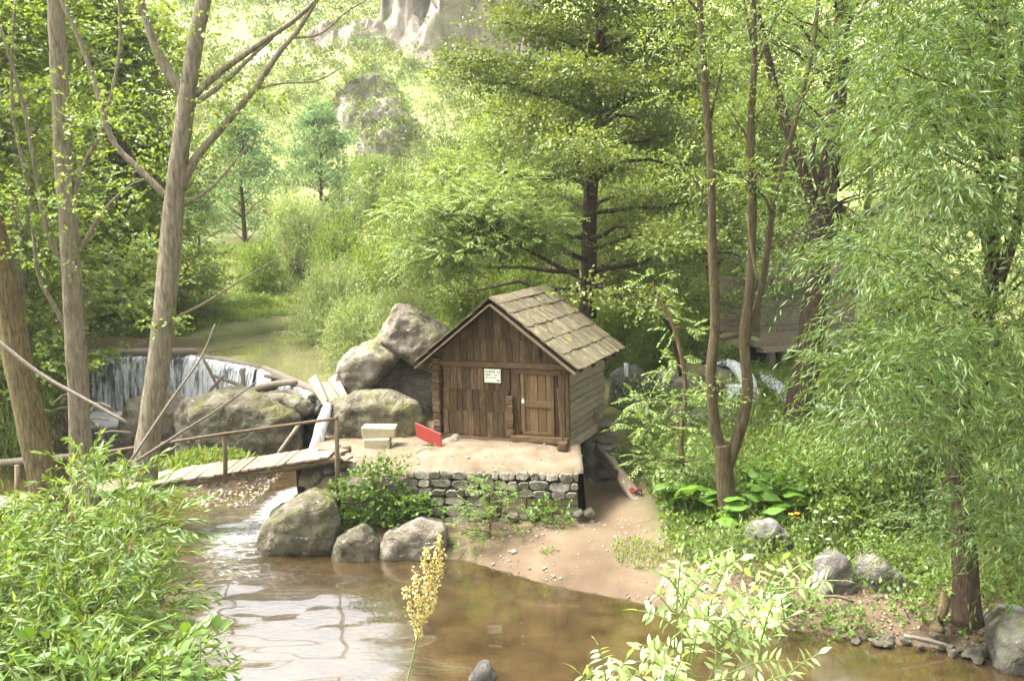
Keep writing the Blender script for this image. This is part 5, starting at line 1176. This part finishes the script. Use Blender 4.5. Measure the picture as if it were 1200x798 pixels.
# ------------------------------------------------------------------ near pale compound-leaved shrub
def elder():
    g = np.random.default_rng(95); root = empty('elder_shrub', (.75, 3.2, 4.6), 'pale sunlit shrub with large paired leaflets on the near bank', 'shrub'); loc = Vector(root.location); mb = MB()
    fronds = [ # base px, tip px, distance
     ((790, 760), (798, 650), 3.3), ((800, 700), (772, 672), 3.3), ((800, 690), (845, 648), 3.35), ((810, 700), (868, 655), 3.4), ((800, 740), (748, 715), 3.25), ((800, 735), (760, 690), 3.3), ((830, 740), (880, 690), 3.35), ((850, 730), (905, 700), 3.4), ((880, 740), (918, 655), 3.5), ((905, 690), (955, 655), 3.5), ((905, 690), (975, 700), 3.45), ((905, 720), (880, 675), 3.5), ((915, 700), (985, 680), 3.55),
     ((850, 790), (930, 775), 3.2), ((840, 780), (905, 745), 3.25), ((820, 800), (880, 800), 3.1), ((800, 800), (745, 775), 3.15), ((790, 800), (750, 760), 3.2), ((810, 780), (820, 730), 3.2), ((840, 760), (870, 735), 3.3), ((780, 830), (800, 770), 3.1), ((830, 800), (850, 760), 3.15),
     ((715, 830), (700, 755), 3.1), ((712, 830), (735, 770), 3.1), ((708, 830), (675, 785), 3.1), ((715, 835), (745, 790), 3.05), ((705, 840), (690, 790), 3.1), ((870, 820), (925, 790), 3.1), ((760, 840), (770, 790), 3.1), ((890, 830), (960, 765), 3.2), ((820, 740), (790, 700), 3.35), ((860, 700), (835, 668), 3.45)]
    for i in range(34):
        ax = R.choice([(800, 760), (850, 740), (880, 760), (770, 790), (900, 730), (715, 810), (820, 700), (840, 800)]); an = R.uniform(.3, 2.9); ln = R.uniform(35, 65)
        bx_ = (ax[0]+R.uniform(-25, 25), ax[1]+R.uniform(-15, 25)); fronds.append((bx_, (bx_[0]+ln*math.cos(an), bx_[1]-ln*math.sin(an)*.8), R.uniform(3.1, 3.5)))
    ms = [single_leaf('leaflet', M['elder'], .054, .022, q, 4, .15, .2) for q in (.2, .4, .55, .7, .85, 1.0)]
    P, D, S = [], [], []
    for (a, b, Y) in fronds:
        A = at(*a, Y); B = at(*b, Y-R.uniform(0, .18)); L_ = (B-A).length; pts = catmull([A, A.lerp(B, .55)+Vector((0, 0, .10*L_)), B], 5); mb.tube(pts, list(np.linspace(.0035, .0015, len(pts))), 5)
        T = (B-A).normalized(); Sd = T.cross(Vector((0, -.75, .6))).normalized(); kk = len(pts)
        npair = max(3, min(6, int(L_/.045)))
        for j in range(npair):
            p = pts[int((.3+.62*j/npair)*(kk-1))]
            for s_ in (1, -1): P.append(p); D.append(Sd*s_+T*.55+Vector((R.uniform(-.2, .2), R.uniform(-.2, .2), R.uniform(-.35, .05)))); S.append(R.uniform(.65, 1.05))
        P.append(pts[-1]); D.append(T+Vector((0, 0, -.25))); S.append(R.uniform(.9, 1.15))
    for (a, b, Y) in [((800, 900), (800, 690), 3.25), ((860, 900), (905, 690), 3.4), ((712, 900), (714, 815), 3.1), ((830, 900), (840, 730), 3.2)]: limb(mb, at(*a, Y), at(*b, Y), .007, .004)
    o = mb.build('stem', M['stemgreen'], root, True); o.location = -loc
    P = np.array(P)-np.array(loc); D = np.array(D); leaf_objects(root, 'leaflet', ms, P, D, np.array(S), g, 1.2)
elder()
# ------------------------------------------------------------------ dock seed stalk
def dock():
    g = np.random.default_rng(97); Y = 3.4; root = empty('dock_stalk', at(480, 810, Y), 'pale dry seed stalk standing in front of the pool', 'plant'); loc = np.array(root.location); mb = MB(); parts = []
    lines = [([(470, 830), (484, 770), (490, 740), (497, 700), (507, 660), (515, 630)], 1), ([(490, 742), (482, 720), (475, 690)], 0), ([(493, 722), (488, 700), (487, 672)], 0), ([(496, 705), (508, 690), (516, 665)], 0), ([(499, 690), (510, 672), (518, 645)], 0), ([(492, 730), (503, 715), (510, 700)], 0), ([(500, 680), (498, 660), (500, 645)], 0)]
    for lst, main in lines:
        pts = catmull(px_path(lst, Y), 6); mb.tube(pts, list(np.linspace(.004 if main else .002, .001, len(pts))), 5)
        A = np.array([list(p) for p in pts]); ok = A[:, 2] > at(490, 748, Y).z; A = A[ok]
        n = 300 if main else 170; q = A[g.integers(len(A), size=n)]+g.normal(size=(n, 3))*np.array([.007, .007, .012]); parts.append(leaf_geo(q-loc, unit(g, n)+np.array([0, 0, -.3]), .011, .008, g))
    o = mb.build('stem', M['stemgreen'], root, True); o.location = [-q for q in loc]
    o = link('seed_head', leaf_mesh('seed_head', parts, M['seed']), None, root)
dock()

# ------------------------------------------------------------------ plants round the wall and on the right bank
def leafy(name, label, spots, Y, L, Wd, n, mat, seed, r=.35, k=5, cat='bush', up=1.2, hang=0, droop=.3, base=None, group=None):
    g = np.random.default_rng(seed); b = base or (sum(s[0] for s in spots)/len(spots), max(s[1] for s in spots)); root = empty(name, at(*b, Y), label, cat, group); inv = -root.location; mb = MB(); cl = []
    for s in spots:
        c = at(s[0], s[1], Y+(s[2] if len(s) > 2 else 0)); cl.append((c, r, n)); limb(mb, root.location+Vector((R.uniform(-.15, .15), .1, -.1)), c, .014, .005, .05)
    o = mb.build('stem', M['twig'], root, True); o.location = inv
    o = crown(g, cl, L, Wd, k, .25, mat, 'foliage', root, .8, droop, .9, hang, .4, up=up); o.location = inv; return root
leafy('creeper', 'lush green creeper hanging over the stone wall', [(lerp(395, 485, R.random()), lerp(560, 640, R.random()), R.uniform(-.25, .1)) for _ in range(34)]+[(440, 545, .3), (460, 552, .2), (425, 560, .1), (490, 590), (505, 595)], 20.1, .10, .075, 24, M['ivy'], 101, .24)
feather('walnut_sapling', 'feathery sapling on a thin stem in front of the stone wall', 19.5, [(573, 656), (574, 630), (575, 605), (578, 580)], 3.5, 2, [(545, 620, 0, .9), (560, 595, 0, 1), (590, 585, 0, 1), (605, 590, 0, .7), (575, 570, 0, .9), (550, 635, -.1, .8), (590, 610, 0, .8), (565, 615, -.2, .9)], 20, .42, 8, .085, .026, M['barkmid'], M['leafmid'], 102, 'sapling', rad_=.42, flat=.6)
leafy('bush', 'green weeds behind the feathery sapling', [(570, 570, .2), (585, 632), (598, 628)], 19.9, .09, .06, 14, M['ivy'], 103, .22)
leafy('bush', 'small leafy bush at the foot of the mortared blocks', [(632, 600), (645, 610), (630, 620), (655, 618), (640, 596), (660, 605), (628, 612)], 19.8, .09, .06, 14, M['ivy'], 104, .2)
leafy('bush', 'dark leafy bush filling the gully beside the hut', [(735, 470, 1), (750, 500), (740, 540, -.5), (760, 580, -1), (770, 600, -1.2), (745, 455, 1.5), (765, 520, -.5)], 22.3, .11, .07, 22, M['leafmid'], 105, .4)
leafy('fern', 'feathery fern clump draped over the upright grey boulder', [(850, 640), (865, 632), (880, 628), (840, 650), (825, 645), (860, 645)], 17.9, .16, .02, 26, M['locust'], 106, .3, 6, 'fern')
for q, (sp, lab, mt) in enumerate([
   ([(790, 640), (810, 650), (800, 630)], 'low herbs beside the flat pale stone', 'leafmid'), ([(905, 700), (930, 705), (950, 715), (915, 715)], 'broad herbs at the far water edge', 'ivy'), ([(970, 735), (990, 740), (1010, 732)], 'low plant on the bank edge below the tilted boulder', 'ivy'),
   ([(1060, 715), (1080, 710), (1075, 725)], 'ferny plant beside the driftwood under the willow', 'leafmid'), ([(1100, 680), (1140, 690), (1170, 700), (1120, 720), (1150, 740), (1180, 680)], 'grassy plants round the willow foot', 'leafmid'), ([(1040, 640), (1070, 650), (1085, 665), (1020, 640)], 'shaded plants behind the tilted boulder', 'leafmid'),
   ([(930, 640), (945, 650), (960, 640), (975, 630), (955, 620)], 'white-flowered herbs behind the boulders', 'leafdark'), ([(1010, 610), (1040, 600), (990, 600), (1060, 620), (1000, 625), (970, 600)], 'shrub with small leaves behind the boulders', 'leafmid')]):
    leafy('herb', lab, [(a, b, R.uniform(-.2, .3)) for a, b in sp], [18.6, 15.6, 15.3, 15.6, 15.0, 17.0, 18.0, 18.4][q], .1, .06, 24, M[mt], 110+q, .28, cat='plant')
leafy('weed', 'small weeds on the terrace path beside the cream blocks', [(448, 531, .3), (470, 540), (505, 522, .7), (478, 534)], 21.2, .06, .03, 8, M['ivy'], 128, .1, cat='plant')
# shrubs of the right bank
for q, (px_, py_, Y, n, mt) in enumerate([(930, 545, 22, 7, 'leafmid'), (900, 565, 21, 6, 'leafmid'), (985, 545, 21, 8, 'leafmid'), (1030, 550, 20, 8, 'leafdark'), (880, 548, 22.5, 5, 'ivy'), (1000, 575, 19.5, 8, 'leafmid'), (950, 570, 20.0, 7, 'ivy'), (1060, 590, 18.5, 8, 'leafdark'), (1180, 600, 16.5, 9, 'leafdark'), (800, 570, 21.5, 5, 'ivy'), (820, 600, 20.3, 5, 'ivy'), (1180, 500, 19, 9, 'leafmid'), (1100, 520, 19, 9, 'leafdark')]):
    sp = [(px_+R.uniform(-45, 45), py_+R.uniform(-28, 28), R.uniform(-.7, .7)) for _ in range(n+4)]
    leafy('bank_shrub', 'leafy shrub in the dense undergrowth of the right bank' if mt == 'leafmid' else ('dark shrub in the shade of the willow bank' if mt == 'leafdark' else 'bright broad-leaved shrub between the mill and the willow'), sp, Y, .12, .07, 34, M[mt], 130+q, .5, group=mt+' shrubs of the right bank')
# butterbur: each broad leaf is its own piece
def round_leaf(seed, mat):
    r_ = random.Random(seed); vs = [(0, 0, 0)]; rings = 3; n = 18; rn = [.5]
    for i in range(1, rings+1):
        for j in range(n):
            a = -math.pi*.5+.25+(2*math.pi-.5)*j/(n-1); rr = (i/rings)*.5*(1+.06*math.sin(5*a)+r_.uniform(-.03, .03)); vs.append((rr*math.cos(a), .22+rr*math.sin(a), .05*math.sin(a*3)*(i/rings)-.16*(i/rings)**2+.03*r_.random())); rn.append(r_.uniform(.3, .8))
    fs = [(0, 1+j, 2+j, 2+j) for j in range(n-1)]; me = bpy.data.meshes.new('leaf'); F_ = [(0, 1+j, 2+j) for j in range(n-1)]
    for i in range(rings-1):
        for j in range(n-1): k = 1+i*n+j; F_.append((k, k+n, k+n+1, k+1))
    me.from_pydata(vs, [], F_); me.update(); a_ = me.attributes.new('rnd', 'FLOAT', 'POINT'); a_.data.foreach_set('value', rn); me.materials.append(mat); me.polygons.foreach_set('use_smooth', [True]*len(me.polygons)); return me
RL = [round_leaf(i, M['butterbur']) for i in range(5)]
for q, (px_, py_, n, lab) in enumerate([(905, 588, 13, 'butterbur plant with big round leaves right of the forked tree'), (932, 604, 10, 'butterbur plant behind the upright grey boulder'), (880, 612, 9, 'butterbur plant at the foot of the forked tree'), (822, 618, 9, 'butterbur plant left of the forked tree'), (800, 598, 7, 'butterbur plant under the feathery sapling')]):
    c = onground(px_, py_, 14); root = empty('butterbur', (c.x, c.y, c.z), lab, 'plant'); mb = MB()
    for i in range(n):
        p = Vector((R.uniform(-.7, .7), R.uniform(-.7, .7), R.uniform(.25, .75))); o = link('leaf', RL[R.randrange(5)], None, root); s = R.uniform(.35, .62)
        o.location = p; o.scale = (s, s, s); o.rotation_euler = (R.uniform(-.1, .7), R.uniform(-.3, .3), R.uniform(0, 6.28)); mb.tube([Vector((p.x*.5, p.y*.5, -.1)), p], [.015, .01], 5)
    mb.build('stem', M['stemgreen'], root)
# flowers
def flower(px_, py_, Y, mat, label, group, r=.05, n=6, name='flower'):
    c = at(px_, py_, Y); root = empty(name, c, label, 'flower', group); mb = MB()
    for j in range(n):
        a = 6.28*j/n; d = Vector((math.cos(a), math.sin(a), .35)); s = Vector((-math.sin(a), math.cos(a), 0)); mb.add([(0, 0, 0), d*r*.6+s*r*.3, d*r, d*r*.6-s*r*.3], [(0, 1, 2, 3)])
    mb.build('petals', M[mat], root); MB().tube([(0, 0, 0), (0, .03, -.3)], [.006, .005], 4).build('stem', M['stemgreen'], root)
for px_, py_ in [(927, 603), (933, 607), (929, 611), (943, 621), (934, 602)]: flower(px_, py_, 18.9, 'yellow', 'yellow flower above the round leaves', 'yellow flowers', .075)
for px_, py_ in [(973, 608), (978, 612), (962, 628), (970, 632), (945, 632), (1022, 626), (1036, 628), (966, 612), (956, 600), (985, 606)]: flower(px_, py_, 17.8, 'whiteflower', 'small white flower in the undergrowth behind the boulders', 'white flowers', .05)
# bank stones and driftwood on the right shore
for q in range(34):
    px_ = R.uniform(1000, 1180); p = onz(px_, np.interp(px_, [1000, 1100, 1180], [742, 752, 768])+R.uniform(-8, 10), .06); o = stone(None, p, (R.uniform(.1, .3),)*2+(R.uniform(.08, .2),)); o.name = 'shore_stone'
    tag(o, 'small shore stone at the edge of the brown water under the willow', 'stone', 'shore stones')
for a, b, Y, r, lab in [((1020, 700), (1085, 708), 16.2, .05, 'bleached driftwood stick below the tilted boulder'), ((1060, 745), (1148, 772), 14.8, .04, 'thin dead branch slanting into the water under the willow'), ((960, 700), (1000, 705), 16.0, .03, 'short stick on the far bank beside the narrow boulder')]:
    o = MB().tube(catmull([at(*a, Y), at((a[0]+b[0])/2, (a[1]+b[1])/2-4, Y), at(*b, Y)], 3), [r]*7, 6, .12).build('driftwood_stick', M['drift'], None, True); tag(o, lab, 'stick')
o = MB().tube(catmull([at(1098, 740, 15), at(1104, 715, 15.1), at(1112, 690, 15.3)], 3), [.14, .13, .12, .11, .1, .1, .09], 8, .12).build('tree_stump', M['barkmid'], None, True); tag(o, 'short brown stump at the bank edge beside the willow trunk', 'stump')
# dead leaves on the shaded bank
litter = lambda P, dl, du, hill: (dl > .1)*(dl < 2.2)*(P[:, 0] > 3.6)*.75
cover('leaf_litter', 'brown leaf litter on the shaded right shore', litter, 5000, .07, .03, M['dry'], 36, .03, (3, 10, 13.5, 18), .3, 'leaf litter')
# ------------------------------------------------------------------ haze
hz = NT('pale haze'); pv = hz.n('VolumePrincipled'); pv.inputs['Density'].default_value = .0003; pv.inputs['Color'].default_value = (.95, .97, .93, 1); pv.inputs['Anisotropy'].default_value = .2
hz.l(pv.outputs[0], hz.out.inputs['Volume'])
hb_ = MB().box((-525, -65, -2), (525, 630, 135)).build('haze', hz.m); tag(hb_, 'pale summer haze filling the valley', 'haze', None, 'stuff')
